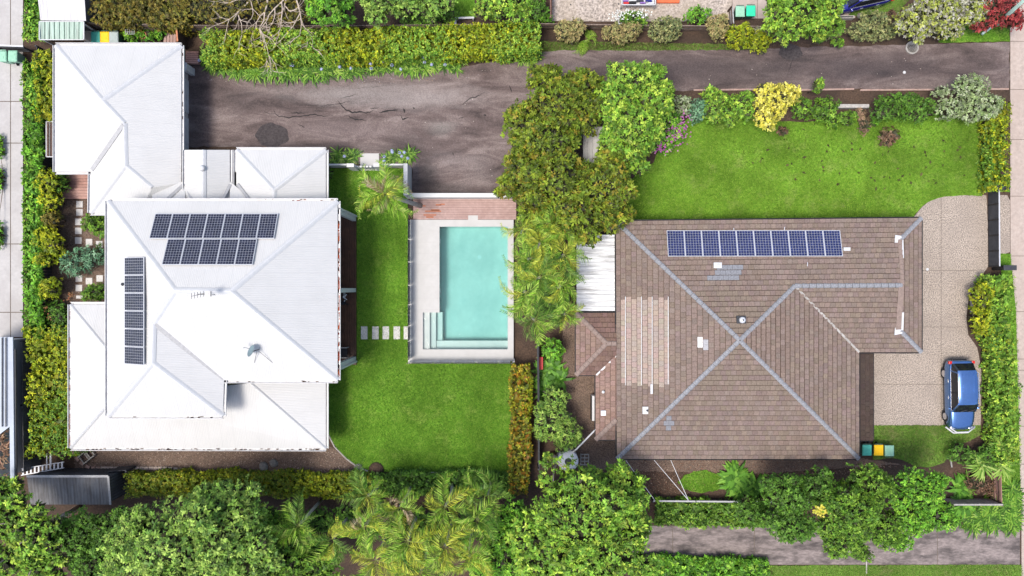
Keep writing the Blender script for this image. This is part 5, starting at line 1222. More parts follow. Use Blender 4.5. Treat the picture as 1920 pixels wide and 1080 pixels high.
grass("grass", "weedy grass bank along the upper drive edge", verge_f, .045, 600, [(.07,.12,.02),(.12,.14,.04),(.15,.12,.06)], 7, .1)
grass("grass", "round patch of grass below the tiled house", patch_d, .05, 600, fine, 8)
grass("grass", "small patch of grass behind the golden hedge", patch_e, .05, 400, fine, 9)
grass("grass", "rough grass beside the navy car", verge_g, .045, 400, [(.09,.16,.03),(.15,.16,.05)], 10)
def chips(label, pts, dens, cols, seed, z=.03, size=.06):
    rng = np.random.default_rng(seed); P = scatter(pts, dens, rng); n = len(P); Q = np.concatenate([P, np.full((n, 1), z)+rng.uniform(0,.03,(n,1))], 1); A = np.array(cols); C = A[rng.integers(len(A), size=n)]*rng.uniform(.7,1.25,(n,1)); L = size*rng.uniform(.5,1.6,n)
    V, C = leaf_quads(Q, nrm(np.array([0,0,1.])+rng.normal(size=(n,3))*.35), L, L*.55, C, rng, 0); np_mesh("bark_mulch", V, 4, C, "chips", label=label, cat="mulch", kind="stuff")
chp = [(.20,.12,.085),(.28,.18,.13),(.12,.075,.055),(.34,.26,.20),(.16,.10,.075)]
chips("brown leaf litter and bark around the square pavers", [(115,370),(200,370),(200,585),(110,600),(100,370)], 130, chp, 1)
chips("bark mulch bed below the white verandah roof", [(140,836),(612,838),(690,888),(230,890),(140,890)], 170, [(.19,.125,.10),(.28,.20,.165),(.13,.085,.065),(.36,.29,.24)], 2)
chips("leaf litter along the left side of the tiled house", [(1055,600),(1158,600),(1158,862),(1090,880),(1055,860)], 120, [(.12,.085,.06),(.18,.13,.09),(.25,.19,.14),(.08,.055,.04)], 3)
chips("dry leaf litter below the tiled house", [(1158,860),(1640,860),(1700,872),(1600,890),(1380,890),(1280,930),(1170,920)], 120, [(.17,.085,.055),(.24,.13,.085),(.10,.055,.04),(.32,.24,.18)], 4)
chips("fallen petals and leaf bits along the upper edge of the drive", [(390,140),(620,150),(860,140),(1010,108),(1010,118),(860,150),(620,162),(390,152)], 14, [(.5,.45,.4),(.3,.2,.12),(.42,.4,.45)], 5, .04, .05)
chips("scattered pale debris on the asphalt drive", [(620,262),(940,150),(1890,90),(1890,160),(1000,180),(940,340),(790,340),(780,280)], .55, [(.55,.5,.45),(.4,.33,.28)], 6, .04, .06)
chips("dug brown soil spots on the front lawn", [(1560,215),(1660,240),(1800,260),(1820,350),(1500,360),(1400,300),(1480,250)], 1.5, [(.06,.055,.025),(.09,.075,.035),(.05,.045,.02)], 7, .085, .2)

# ------------------------------------------------------------------ square pavers of the left garden
for i, (x, y, lab) in enumerate(((149,383,"top paver of the left garden path, nearest the timber deck"),(149,398,"second paver down the left garden path"),(147,416,"third paver down the left garden path"),(147,433,"fourth paver down the left garden path"),(147,451,"fifth paver down, just above the sea-green shrub"),
        (167,454,"paver half hidden by the bromeliad"),(186,458,"paver close to the white house above the sea-green shrub"),(148,522,"first paver below the sea-green shrub on the left"),(167,527,"paver in the middle below the sea-green shrub"),(187,522,"paver close to the white house below the sea-green shrub"),(148,540,"lower left paver beside the lower round shrub"),(149,557,"last narrow paver at the verandah end of the path"))):
    p = W(x, y, .05); s = .21; MB().box(p.x-s, p.y-(s if i < 11 else .1), 0, p.x+s, p.y+(s if i < 11 else .1), .06).build("paver", "paver", label="square pale "+lab, cat="paver", group="square pavers in the left garden")
dk2 = thing("timber_deck", "reddish timber deck in the corner behind the white garage", "deck", W(143,348))
x0, y0, x1, y1 = rectW(116,319,172,373,.25); b = MB()
for i in range(10): b.box(x0, y0+(y1-y0)*i/10+.008, .12, x1, y0+(y1-y0)*(i+1)/10-.008, .25)
b.build("board", "deck_red", dk2, kind="stuff"); MB().box(x0, y0, 0, x1, y1, .11).build("joist_frame", "timber_dark", dk2)

# ------------------------------------------------------------------ fences
def fence(label, top, h, mat, name="fence", pale=.12, gap=.012, kind="v", rail="timber_dark", post=2.4, capm=None, thick=.03):
    T_ = [W(x, y, h) for x, y in top]; t = thing(name, label, "fence", (T_[0].x, T_[0].y, 0)); b = MB(); pd = 0
    for i in range(len(T_)-1):
        a, c = Vector((T_[i].x, T_[i].y, 0)), Vector((T_[i+1].x, T_[i+1].y, 0)); d = (c-a); L = d.length; d.normalize(); n = Vector((-d.y, d.x, 0))
        if kind == "v":
            k = max(1, int(L/pale)); 
            for j in range(k):
                p0, p1 = a+d*(L*j/k+gap/2), a+d*(L*(j+1)/k-gap/2); o = n*random.uniform(-.006,.006); hh = h-random.uniform(0,.02)
                b.add([p0+o-n*thick/2, p1+o-n*thick/2, p1+o+n*thick/2, p0+o+n*thick/2]+[q+Vector((0,0,hh)) for q in (p0+o-n*thick/2, p1+o-n*thick/2, p1+o+n*thick/2, p0+o+n*thick/2)], [(3,2,1,0),(4,5,6,7),(0,1,5,4),(1,2,6,5),(2,3,7,6),(3,0,4,7)])
        else:
            k = max(1, int(h/pale))
            for j in range(k): b.bar(a+Vector((0,0,h*(j+.5)/k)), c+Vector((0,0,h*(j+.5)/k)), thick, h/k-gap)
        for zr in (.3, h*.8): MB().bar(a-n*.05+Vector((0,0,zr)), c-n*.05+Vector((0,0,zr)), .04, .08).build("rail", rail, t)
        m_ = max(1, int(L/post))
        for j in range(m_+1): q = a+d*(L*j/m_)-n*.07; MB().box(q.x-.045,q.y-.045,0,q.x+.045,q.y+.045,h+.03).build("post", rail, t)
        if capm: MB().bar(a+Vector((0,0,h+.03)), c+Vector((0,0,h+.03)), .1, .04).build("cap_rail", capm, t)
    b.build("paling", mat, t, kind="stuff"); return t
fence("weathered timber paling fence behind the wheelie bins, top left", [(163,42),(332,47)], 1.6, "timber_fence")
fence("timber paling fence behind the golden hedge", [(334,47),(620,48),(1010,44)], 1.5, "timber_fence")
fence("dark timber side fence between the bins' yard and the hedge", [(331,49),(333,78)], 1.5, "timber_dark", capm="terracotta")
fence("brown timber fence along the bank of the upper drive", [(1012,44),(1200,47),(1425,49)], 1.0, "timber_fence", kind="h", pale=.25)
fence("reddish timber fence at the left side of the gravel yard", [(1033,-20),(1033,33)], 1.2, "deck_red", kind="h", pale=.2)
fence("dark charcoal panel fence along the left garden", [(69,86),(69,300),(70,470),(72,640)], 1.5, "charcoal", pale=.2, gap=.006, rail="charcoal")
fence("charcoal fence beside the neighbour's blue-grey roof", [(41,640),(42,760),(44,885)], 1.8, "charcoal_pale", pale=.2, gap=.006, rail="charcoal")
fence("dark boundary fence between pool lawn hedge and tiled house", [(1010,640),(1011,760),(1012,880)], 1.5, "charcoal", pale=.2, rail="charcoal")
fence("weathered timber fence at the lower right garden corner", [(1788,946),(1880,946)], 1.4, "timber_fence", kind="h", pale=.2, capm="timber_grey")
fence("reddish timber fence with a dark rail near the footpath corner", [(1878,882),(1880,944)], 1.3, "deck_red", kind="h", pale=.3, gap=.12)
fence("dark wire fence along the groundcover below the tiled house", [(1225,939),(1440,941),(1640,945)], .8, "black_metal", kind="h", pale=.25, gap=.2, rail="charcoal", thick=.015, capm="valley")
fence("low white wall-like rail by the green bins", [(1374,12),(1376,44)], .9, "white_metal", kind="h", pale=.3)
fence("dark metal fence behind the mint bins on the left edge", [(-10,85),(44,87)], 1.2, "charcoal_pale", pale=.25, rail="charcoal", capm="white_metal")
lw_ = thing("low_wall", "low grey concrete wall behind the front lawn shrubs", "wall", W(1600,199)); a, b_ = W(1572,195,.4), W(1630,202,.4)
MB().box(a.x,b_.y,0,b_.x,a.y,.4).build("wall_block","concrete_kerb",lw_,bevel=.02)
# sliding gate
gt = thing("sliding_gate", "long black slatted sliding gate across the driveway entrance", "gate", W(1852,430)); A, B = W(1852,357), W(1853,500); b = MB()
for j in range(9): MB().bar(Vector((A.x,A.y,.12+j*.115)), Vector((B.x,B.y,.12+j*.115)), .03, .09).build("slat","charcoal",gt)
for k in range(6): q = A.lerp(B,k/5); MB().box(q.x-.04,q.y-.04,.02,q.x+.04,q.y+.04,1.16).build("upright","black_metal",gt)
MB().bar(Vector((A.x,A.y,1.17)), Vector((B.x,B.y,1.17)), .06, .05).build("top_rail","alu",gt)
for nm, x, y, lab in (("gate_post",1870,503,"black gate post at the lower end of the sliding gate"),("gate_post",1858,356,"dark gate post at the upper end of the sliding gate")):
    q = W(x,y); t = thing(nm, lab, "post", (q.x,q.y,0)); MB().box(q.x-.38,q.y-.13,0,q.x+.38,q.y+.13,1.25).build("pillar","black_metal",t,bevel=.02); MB().box(q.x-.41,q.y-.16,1.25,q.x+.41,q.y+.16,1.3).build("cap","charcoal",t)

# ------------------------------------------------------------------ wheelie bins
def wheelie(px, py, lid, body, label, rz=0.0, group=None):
    q = W(px, py, .9); t = thing("wheelie_bin", label, "wheelie bin", (q.x, q.y, .03), group, rz)
    b = MB(); z = [0.12,.95]; lo = [(-.21,-.24),(.21,-.24),(.21,.2),(-.21,.2)]; hi = [(-.28,-.33),(.28,-.33),(.28,.33),(-.28,.33)]
    b.add([(x,y,.06) for x,y in lo]+[(x,y,.95) for x,y in hi], [(3,2,1,0),(4,5,6,7),(0,1,5,4),(1,2,6,5),(2,3,7,6),(3,0,4,7)]); b.build("body",body,t,local=True,bevel=.03)
    l = MB(); l.add([(-.30,-.36,.955),(.30,-.36,.955),(.30,.33,.955),(-.30,.33,.955),(-.29,-.35,.99),(.29,-.35,.99),(.29,.32,1.01),(-.29,.32,1.01),(-.22,-.26,1.03),(.22,-.26,1.03),(.22,.24,1.05),(-.22,.24,1.05)],
        [(3,2,1,0),(0,1,5,4),(1,2,6,5),(2,3,7,6),(3,0,4,7),(4,5,9,8),(5,6,10,9),(6,7,11,10),(7,4,8,11),(8,9,10,11)]); l = l.build("lid",lid,t,local=True,bevel=.025)
    MB().box(-.13,-.16,1.045,.13,-.02,1.052).build("lid_panel",lid,l,local=True)
    MB().bar((-.24,.37,.98),(.24,.37,.98),.04,.04).build("handle",body,t,local=True)
    for s in (-1,1):
        w = MB(); n=14; vs=[(x_, .26+.11*math.cos(2*math.pi*j/n), .11+.11*math.sin(2*math.pi*j/n)) for x_ in (s*.22,s*.28) for j in range(n)]
        w.add(vs,[tuple(range(n)),tuple(range(2*n-1,n-1,-1))]+[(j,(j+1)%n,n+(j+1)%n,n+j) for j in range(n)]); w.build("wheel","rubber",t,local=True)
    return t
wheelie(181,70,"bin_teal","bin_green","wheelie bin with teal lid, left of the yellow one at top left"); wheelie(198,70,"bin_yellow","bin_green","wheelie bin with yellow lid at top left between teal and grey"); wheelie(215,70,"bin_grey","bin_green","wheelie bin with pale grey lid at top left")
wheelie(6,106,"bin_sage","bin_sage","sage green wheelie bin cut by the left edge of the picture"); wheelie(26,106,"bin_sage","bin_sage","sage green wheelie bin on the neighbour's drive beside the lime hedge",math.pi)
wheelie(1387,22,"bin_sage","bin_green","wheelie bin with faded sage lid on the concrete pad"); wheelie(1407,21,"bin_mint","bin_green","wheelie bin with vivid mint lid on the concrete pad")
wheelie(1624,843,"bin_teal","bin_green","wheelie bin with teal lid against the tiled house"); wheelie(1646,843,"bin_yellow","bin_green","wheelie bin with yellow lid beside the small lawn"); wheelie(1666,845,"bin_sage","bin_green","wheelie bin with sage lid on the edge of the small lawn",math.pi)

# ------------------------------------------------------------------ cars
def loft(mb, secs, close=True):
    n = len(secs[0]); vs = [p for s in secs for p in s]; fs = []
    for i in range(len(secs)-1):
        for j in range(n-1): fs.append((i*n+j, i*n+j+1, (i+1)*n+j+1, (i+1)*n+j))
    if close: fs += [tuple(range(n-1,-1,-1)), tuple((len(secs)-1)*n+j for j in range(n))]
    mb.add(vs, fs)
def car(label, loc, rz, paint, bull=True, name="parked_car", Lf=1.0):
    """front points to -Y"""
    t = thing(name, label, "car", loc, None, rz)
    #        y     half w  z_bottom z_belt z_top
    st = [(-2.22,.52,.42,.62,.70),(-2.12,.76,.32,.72,.84),(-1.75,.88,.26,.80,.98),(-1.1,.91,.24,.86,1.05),(-.6,.92,.24,.92,1.07),(.4,.92,.24,.96,1.08),(1.5,.92,.26,.98,1.10),(2.0,.88,.32,.98,1.10),(2.18,.78,.42,.95,1.05),(2.24,.66,.48,.90,.98)]
    secs = []
    for (y,w,zb,zm,zt) in st:
        y *= Lf
        half = [(w*.86,zb),(w*.99,zb+.14),(w,(zb+zm)/2),(w*.975,zm),(w*.86,zt-.03),(w*.55,zt),(0,zt+.025)]
        secs.append([(x,y,z) for x,z in half]+[(-x,y,z) for x,z in half[-2::-1]])
    b = MB(); loft(b, secs); body = b.build("body",paint,t,local=True,smooth=True)
    body.modifiers.new("sub",'SUBSURF').levels = 1; body.modifiers["sub"].render_levels = 1
    MB().box(-.8,-1.95*Lf,.2,.8,1.95*Lf,.45).build("underbody","rubber",t,local=True)
    # glasshouse
    gs = [(-1.02,.80,1.03,.80,1.045),(-.45,.815,1.05,.66,1.56),(.0,.82,1.06,.665,1.62),(1.2,.81,1.06,.655,1.62),(1.62,.79,1.05,.63,1.55),(2.06,.74,1.04,.72,1.06)]
    secs = [[(wb,y*Lf,zb),((wb+wt)/2+.02,y*Lf,(zb+zt)/2),(wt,y*Lf,zt-.02),(wt*.8,y*Lf,zt+.015),(0,y*Lf,zt+.03),(-wt*.8,y*Lf,zt+.015),(-wt,y*Lf,zt-.02),(-(wb+wt)/2-.02,y*Lf,(zb+zt)/2),(-wb,y*Lf,zb)] for (y,wb,zb,wt,zt) in gs]
    b = MB(); loft(b, secs); b.build("window_glass","dark_glass",t,local=True,smooth=False)
    rf = [(-.50,.655,1.55),(-.42,.67,1.60),(.0,.68,1.655),(1.2,.67,1.655),(1.55,.65,1.60),(1.66,.63,1.57)]
    secs = [[(w,y*Lf,z-.04),(w*.93,y*Lf,z-.005),(w*.6,y*Lf,z+.012),(0,y*Lf,z+.02),(-w*.6,y*Lf,z+.012),(-w*.93,y*Lf,z-.005),(-w,y*Lf,z-.04)] for (y,w,z) in rf]
    b = MB(); loft(b, secs, False); rp = b.build("roof_panel",paint,t,local=True,smooth=True)
    for x in (-.36,-.12,.12,.36): MB().bar((x,.3*Lf,1.672 if abs(x)<.2 else 1.667),(x,1.45*Lf,1.66),.025,.014).build("roof_rib",paint,rp,local=True)
    for s in (-1,1):
        MB().bar((s*.80,-1.0*Lf,1.06),(s*.675,-.47*Lf,1.56),.055,.04).build("pillar",paint,t,local=True)
        MB().bar((s*.80,.25*Lf,1.07),(s*.685,.25*Lf,1.59),.06,.05).build("pillar","black_metal",t,local=True)
        MB().bar((s*.78,1.62*Lf,1.05),(s*.66,1.5*Lf,1.57),.09,.05).build("pillar",paint,t,local=True)
        MB().bar((s*.70,-.35*Lf,1.66),(s*.69,1.5*Lf,1.66),.035,.045).build("roof_rail","chrome",t,local=True)
        MB().bar((s*.845,-.95*Lf,1.045),(s*.82,1.75*Lf,1.065),.02,.02).build("window_trim","chrome",t,local=True)
        for yy in (-.1,.95): MB().bar((s*.935,yy-.1,.93),(s*.935,yy+.1,.93),.03,.035).build("door_handle","chrome",t,local=True)
        m_ = MB(); m_.add([(s*.88,-.86,1.0),(s*1.06,-.82,.99),(s*1.06,-.72,1.0),(s*.88,-.7,1.0),(s*.90,-.84,1.14),(s*1.05,-.81,1.13),(s*1.05,-.73,1.14),(s*.9,-.72,1.14)],[(3,2,1,0),(4,5,6,7),(0,1,5,4),(1,2,6,5),(2,3,7,6),(3,0,4,7)]); m_.build("wing_mirror",paint,t,local=True,bevel=.02)
        MB().box(s*.78-.10,2.02*Lf,.85,s*.78+.10,2.2*Lf,1.03).build("tail_light","tail_red",t,local=True,bevel=.02)
        MB().box(s*.62-.15,-2.16*Lf,.68,s*.62+.15,-1.98*Lf,.82).build("headlight","chrome",t,local=True,bevel=.03)
        for yy in (-1.38,1.36):
            n=20; yy*=Lf; w = MB()
            vs=[(s*x_, yy+r_*math.cos(2*math.pi*j/n), .36+r_*math.sin(2*math.pi*j/n)) for x_,r_ in ((.70,.34),(.74,.36),(.87,.36),(.90,.32),(.89,.24)) for j in range(n)]
            fs=[tuple(range(n)),tuple(4*n+j for j in range(n))]+[(i*n+j,i*n+(j+1)%n,(i+1)*n+(j+1)%n,(i+1)*n+j) for i in range(4) for j in range(n)]
            w.add(vs,fs); wo = w.build("wheel","rubber",t,local=True)
            rm = MB(); vs=[(s*x_, yy+r_*math.cos(2*math.pi*j/n), .36+r_*math.sin(2*math.pi*j/n)) for x_,r_ in ((.88,.23),(.902,.2),(.895,.05)) for j in range(n)]
            rm.add(vs,[tuple(range(2*n,3*n))]+[(i*n+j,i*n+(j+1)%n,(i+1)*n+(j+1)%n,(i+1)*n+j) for i in range(2) for j in range(n)]); rm.build("rim","chrome",wo,local=True)
    for x,a in ((-.3,.25),(.25,.3)): MB().bar((x,-1.03*Lf,1.08),(x+.42,-.86*Lf,1.24),.02,.02).build("wiper","black_metal",t,local=True)
    MB().box(-.5,2.2*Lf,.55,.5,2.3*Lf,.75).build("rear_bumper","black_metal",t,local=True,bevel=.03)
    if bull:
        m_ = MB(); m_.tube([(-1.0,-2.02,.62),(-.5,-2.4,.66),(.5,-2.4,.66),(1.0,-2.02,.62)],.055,8); m_.tube([(-.85,-2.05,.86),(-.4,-2.33,.88),(.4,-2.33,.88),(.85,-2.05,.86)],.04,8)
        for x in (-.4,.4): m_.tube([(x,-2.36,.45),(x,-2.34,.9)],.035,6)
        m_.build("bull_bar","white_metal",t,local=True,smooth=True)
    return t
q = W(1801,741,.8); suv = car("blue four-wheel drive with roof rails and white bull bar on the aggregate drive", (q.x,q.y,.045), math.radians(1.5), "paint_blue"); suv.scale = (.93,1,1)
q = W(1610,-10,.8); car("dark navy hatchback half cut by the top edge", (q.x,q.y,.045), math.radians(-78), "paint_navy", bull=False, Lf=.92)

# ------------------------------------------------------------------ sheds, neighbour roof, small structures
sd = thing("garden_shed", "dark grey metal shed with lichen-stained roof in the lower left corner", "shed", W(130,920))
rf_ = roof_mesh("roof", [[(50,892,2.35),(203,892,2.35),(207,946,2.1),(57,946,2.1)]], "roof_shed", sd)
MB().bar(W(50,893,2.37),W(203,893,2.37),.14,.05).build("ridge_trim","valley",rf_); MB().bar(W(203,893,2.37),W(207,946,2.12),.12,.05).build("verge_trim","valley",rf_); 
a, b_ = W(52,894,2.3), W(201,944,2.3)
MB().box(a.x,b_.y,0,b_.x,a.y,2.08).build("wall","charcoal_pale",sd)
for i in range(24): x_ = a.x+(b_.x-a.x)*i/24; MB().box(x_,a.y,.02,x_+.05,a.y+.02,2.05).build("wall_rib","charcoal_pale",sd)
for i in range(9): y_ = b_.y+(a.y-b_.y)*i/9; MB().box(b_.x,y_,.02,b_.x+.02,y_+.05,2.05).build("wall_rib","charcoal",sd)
fence("short charcoal panel fence between the shed and the clipped hedge", [(203,884),(236,882)], 1.3, "charcoal_pale", pale=.25, rail="charcoal")
gs_ = thing("garden_shed", "white weathered corrugated shed beside the wheelie bins, top left", "shed", W(118,20))
rf_ = roof_mesh("roof", [[(68,-25,2.7),(157,-25,2.7),(161,39,2.3),(76,38,2.3)]], "roof_weathered", gs_)
a, b_ = W(74,-20,2.2), W(156,36,2.2); MB().box(a.x,b_.y,0,b_.x,a.y,2.2).build("wall","charcoal_pale",gs_)
aw = thing("carport_awning", "pale green ribbed awning with streaks below the weathered shed roof", "awning", W(116,58))
rf_ = roof_mesh("roof_sheet", [[(74.5,41,2.2),(157,41,2.2),(157,74,2.1),(74.5,74,2.1)]], "roof_green", aw)
for s_ in (((74,40.5),(157.5,40.5)),((157.5,40.5),(157.5,74.5)),((157.5,74.5),(74,74.5)),((74,74.5),(74,40.5))): MB().bar(W(*s_[0],2.2),W(*s_[1],2.2),.05,.06).build("frame_bar","white_metal",aw)
for i in range(1,9): x_=74.5+82.5*i/9; MB().bar(W(x_,41,2.22),W(x_,74,2.12),.02,.03).build("rib","bin_green",aw)
for x_,y_ in ((77,72),(155,72),(77,44),(155,44)): q=W(x_,y_,2.1); MB().box(q.x-.04,q.y-.04,0,q.x+.04,q.y+.04,2.1).build("post","white_metal",aw)
nb_ = thing("neighbour_house", "blue-grey metal roof edge of the house on the left", "house", W(0,760))
rf_ = roof_mesh("roof", [[(-60,632,3.2),(18,632,3.0),(18,800,3.0),(-60,860,3.2)]], "neighbour_roof", nb_)
for x_ in (-6,4,11): MB().bar(W(x_,633,3.1),W(x_,800,3.1),.05,.05).build("roof_seam","charcoal_pale",nb_)
MB().bar(W(21,632,2.95),W(24,905,2.95),.25,.1).build("fascia","neighbour_roof",nb_); MB().bar(W(28,655,2.85),W(30,905,2.85),.13,.12).build("gutter","charcoal",nb_)
a = W(16,640,2.9); b_ = W(-60,900,2.9); MB().box(b_.x,b_.y,0,a.x-.6,a.y,2.85).build("wall","render_white",nb_)
V,C = crown_arrays([(8,840,12,55,2.6,.3)],"brown",leaf=.15,clump=.25,per=22,seed=5,elong=3,core=False)
lt = thing("dead_creeper","pinkish brown dead creeper over the neighbour's roof edge","plant",W(8,840)); V2=V.copy(); np_mesh("foliage",V2,4,C*1.8,"leaf",lt)
# neighbour's strip of leaves on the drive at the left edge
shrub("green creeping plant spilling onto the neighbour's drive", [(0,275,7,30,.3,.3),(0,335,5,28,.3,.3),(0,440,6,30,.3,.3)], "bright", seed=120, leaf=.14)
# white ladder and timber frames
ld_ = thing("ladder", "white ladder lying across the lower left corner beside the shed", "ladder", W(85,880,1.0)); A,B,Cc,D = W(42,884,1.0),W(120,870,1.0),W(42,890,1.0),W(120,876,1.0)
A,B,Cc,D = W(40,879,1.0),W(120,866,1.0),W(40,891,1.0),W(120,877,1.0)
MB().bar(A,B,.05,.07).build("rail","fabric_white",ld_); MB().bar(Cc,D,.05,.07).build("rail","fabric_white",ld_)
for i in range(11): MB().bar(A.lerp(B,(i+.5)/11),Cc.lerp(D,(i+.5)/11),.1,.04).build("rung","fabric_white",ld_)
for x_ in (88,95): MB().bar(W(x_,850,1.0),W(x_,870,1.0),.1 if x_==95 else .05,.05).build("support_bar","fabric_white",ld_)
pf = thing("wooden_steps", "weathered grey timber steps with two openings below the verandah roof", "steps", W(163,855)); c=W(163,855,.2)
ax=Vector((.75,.6,0)).normalized(); ay=Vector((-ax.y,ax.x,0))
for s_ in (-1,1): MB().bar(c+ay*s_*.28-ax*.45,c+ay*s_*.28+ax*.45,.07,.3).build("side_rail","timber_grey",pf)
for k in (-.43,-.02,.1,.43): MB().bar(c+ax*k-ay*.28,c+ax*k+ay*.28,.09,.06).build("tread","timber_grey",pf)
# brick edging in the lower left garden
be = thing("brick_edging", "curved pale brick edging along the mulch bed by the shed", "edging", W(210,875))
path = [(138,845),(142,855),(150,865),(160,872),(172,877),(190,877),(215,877),(245,877),(280,877),(315,877),(345,880),(360,886)]
pts = [W(*p_) for p_ in path]; dist=0; br=random.Random(5)
for i in range(len(pts)-1):
    d=(pts[i+1]-pts[i]); n_=max(1,round(d.length/.30))
    for j in range(n_):
        c=pts[i].lerp(pts[i+1],(j+.5)/n_); dd=d.normalized(); MB().bar(c-dd*.135+Vector((0,0,.05)),c+dd*.135+Vector((0,0,.05+br.uniform(-.01,.015))),.18,.12).build("brick","brick" if i<5 else "slab_pink",be)
def rock(px,py,s,label,seed):
    r_=random.Random(seed); q=W(px,py); b=MB(); n=9; prof=[(.9,0),(1.0,.3),(.75,.65),(.3,.8)]; vs=[]
    for rr_,z_ in prof: vs+=[(q.x+s*rr_*r_.uniform(.8,1.2)*math.cos(2*math.pi*j/n),q.y+s*rr_*r_.uniform(.75,1.15)*math.sin(2*math.pi*j/n),z_*s*r_.uniform(.85,1.1)) for j in range(n)]
    m_=len(prof); b.add(vs,[(i*n+j,i*n+(j+1)%n,(i+1)*n+(j+1)%n,(i+1)*n+j) for i in range(m_-1) for j in range(n)]+[tuple((m_-1)*n+j for j in range(n))]); b.build("rock","rock",label=label,cat="rock",smooth=True)
rock(495,874,.33,"grey rock at the lower edge of the mulch bed, left one",1); rock(514,868,.27,"grey rock at the lower edge of the mulch bed, right one",2); rock(672,876,.28,"pale rock at the curve of the lawn kerb",3); rock(1612,30,.2,"small rock beside the navy car",4)
hp=thing("soil_heap","dark heap of soil at the curve of the lawn kerb","heap",W(706,880)); q=W(706,880); MB().lathe((q.x,q.y),[(.55,0.02),(.4,.16),(.2,.28),(.03,.33)],14).build("heap","soil",hp,smooth=True)
# round concrete drain ring on the bank
q=W(1709,90); MB().lathe((q.x,q.y),[(.42,.02),(.42,.12),(.34,.12),(.32,.03)],22).build("drain_ring","concrete_kerb",label="round concrete ring at the upper edge of the drive",cat="drain")
q=W(1695,136); MB().lathe((q.x,q.y),[(.1,.03),(.1,.06),(.07,.09),(.01,.1)],16).build("marker_dome","white_metal",label="small white round marker on the asphalt drive",cat="marker",smooth=True)
# timber edge along the drive
for i,(x0_,x1_) in enumerate(((1300,1480),(1490,1600),(1612,1890))):
    A,B=W(x0_,169.5),W(x1_,167.5); MB().bar(A+Vector((0,0,.05)),B+Vector((0,0,.05)),.1,.1).build("drive_edging","brick",kind="structure")
# top-left planters, vegetable bed, steps
for x_,lab in ((174.5,"terracotta trough planter on the left behind the bins"),(197.5,"terracotta trough planter on the right behind the bins")):
    q=W(x_,48,.5); t=thing("planter",lab,"planter",(q.x,q.y,0)); b=MB(); b.box(q.x-.25,q.y-.14,0,q.x+.25,q.y-.1,.5).box(q.x-.25,q.y+.1,0,q.x+.25,q.y+.14,.5).box(q.x-.25,q.y-.1,0,q.x-.21,q.y+.1,.5).box(q.x+.21,q.y-.1,0,q.x+.25,q.y+.1,.5); b.build("trough","terracotta",t); MB().box(q.x-.21,q.y-.1,.1,q.x+.21,q.y+.1,.44).build("soil_fill","soil",t)
shrub("bright green vegetable bed beside the wheelie bins", [(245,66,20,12,.4,.35),(275,66,20,12,.4,.35),(298,64,14,12,.4,.35)], "bright", seed=121, leaf=.13, clump=.2, name="vegetable_bed", cat="plant bed")
tl=thing("trellis","small white wire trellis over the vegetable bed","trellis",W(243,58,.9))
for i in range(5): MB().bar(W(235+i*4.2,52,.95),W(235+i*4.2,64,.95),.018,.018).build("wire","white_metal",tl); 
for i in range(4): MB().bar(W(235,52+i*4,.95),W(252,52+i*4,.95),.018,.018).build("wire","white_metal",tl)
q=W(268,66,.5); MB().lathe((q.x,q.y),[(.16,.02),(.24,.5),(.25,.55),(.2,.55),(.18,.4)],18).build("flower_pot","terracotta",label="round terracotta pot in the vegetable bed",cat="pot",smooth=True)
ds=thing("timber_steps","pinkish timber boards beside the vegetable bed","steps",W(317,64))
for i in range(4): a,b_=W(308+i*5.6,55,.2),W(313+i*5.6,80,.2); MB().box(a.x,b_.y,.02,b_.x,a.y,.3-.03*i).build("board","deck_pink",ds)
st_=thing("timber_platform","reddish timber platform beside the end of the golden hedge","platform",W(360,107)); x0,y0,x1,y1=rectW(348,96,372,119,.35); b=MB()
for i in range(6): b.box(x0,y0+(y1-y0)*i/6+.01,.05,x1,y0+(y1-y0)*(i+1)/6-.01,.35)
b.build("board","deck_red",st_,kind="stuff")
q=W(347,126,1.2); bx=thing("meter_box","pale grey cabinet against the garage corner","cabinet",(q.x,q.y,0)); MB().box(q.x-.12,q.y-.22,0,q.x+.14,q.y+.22,1.3).build("cabinet","gutter_white",bx); MB().box(q.x-.14,q.y-.25,1.3,q.x+.16,q.y+.25,1.35).build("lid","white_metal",bx)
# clothes drying frame on garage wall
cf=thing("clothes_airer","white framed clothes drying rack beside the garage wall","clothes rack",W(95,262,1.6)); z_=1.6
for s_ in (((87,228),(102,228)),((87,294),(102,294)),((87,228),(87,294)),((102,228),(102,294))): MB().bar(W(*s_[0],z_),W(*s_[1],z_),.05,.05).build("frame_bar","white_metal",cf)
for i,x_ in enumerate((90,93,96,99)): MB().bar(W(x_,228,z_),W(x_,294,z_),.03,.03).build("line","timber_grey" if i%2 else "brick",cf)
for x_,y_ in ((87,230),(87,292)): MB().bar(W(x_,y_,z_),Vector((W(x_,y_,z_).x,W(x_,y_,z_).y,0)),.04,.04).build("leg","white_metal",cf)
sheet("dark_paving",[(70,224),(106,224),(106,330),(70,330)],.03,"charcoal",0,40)
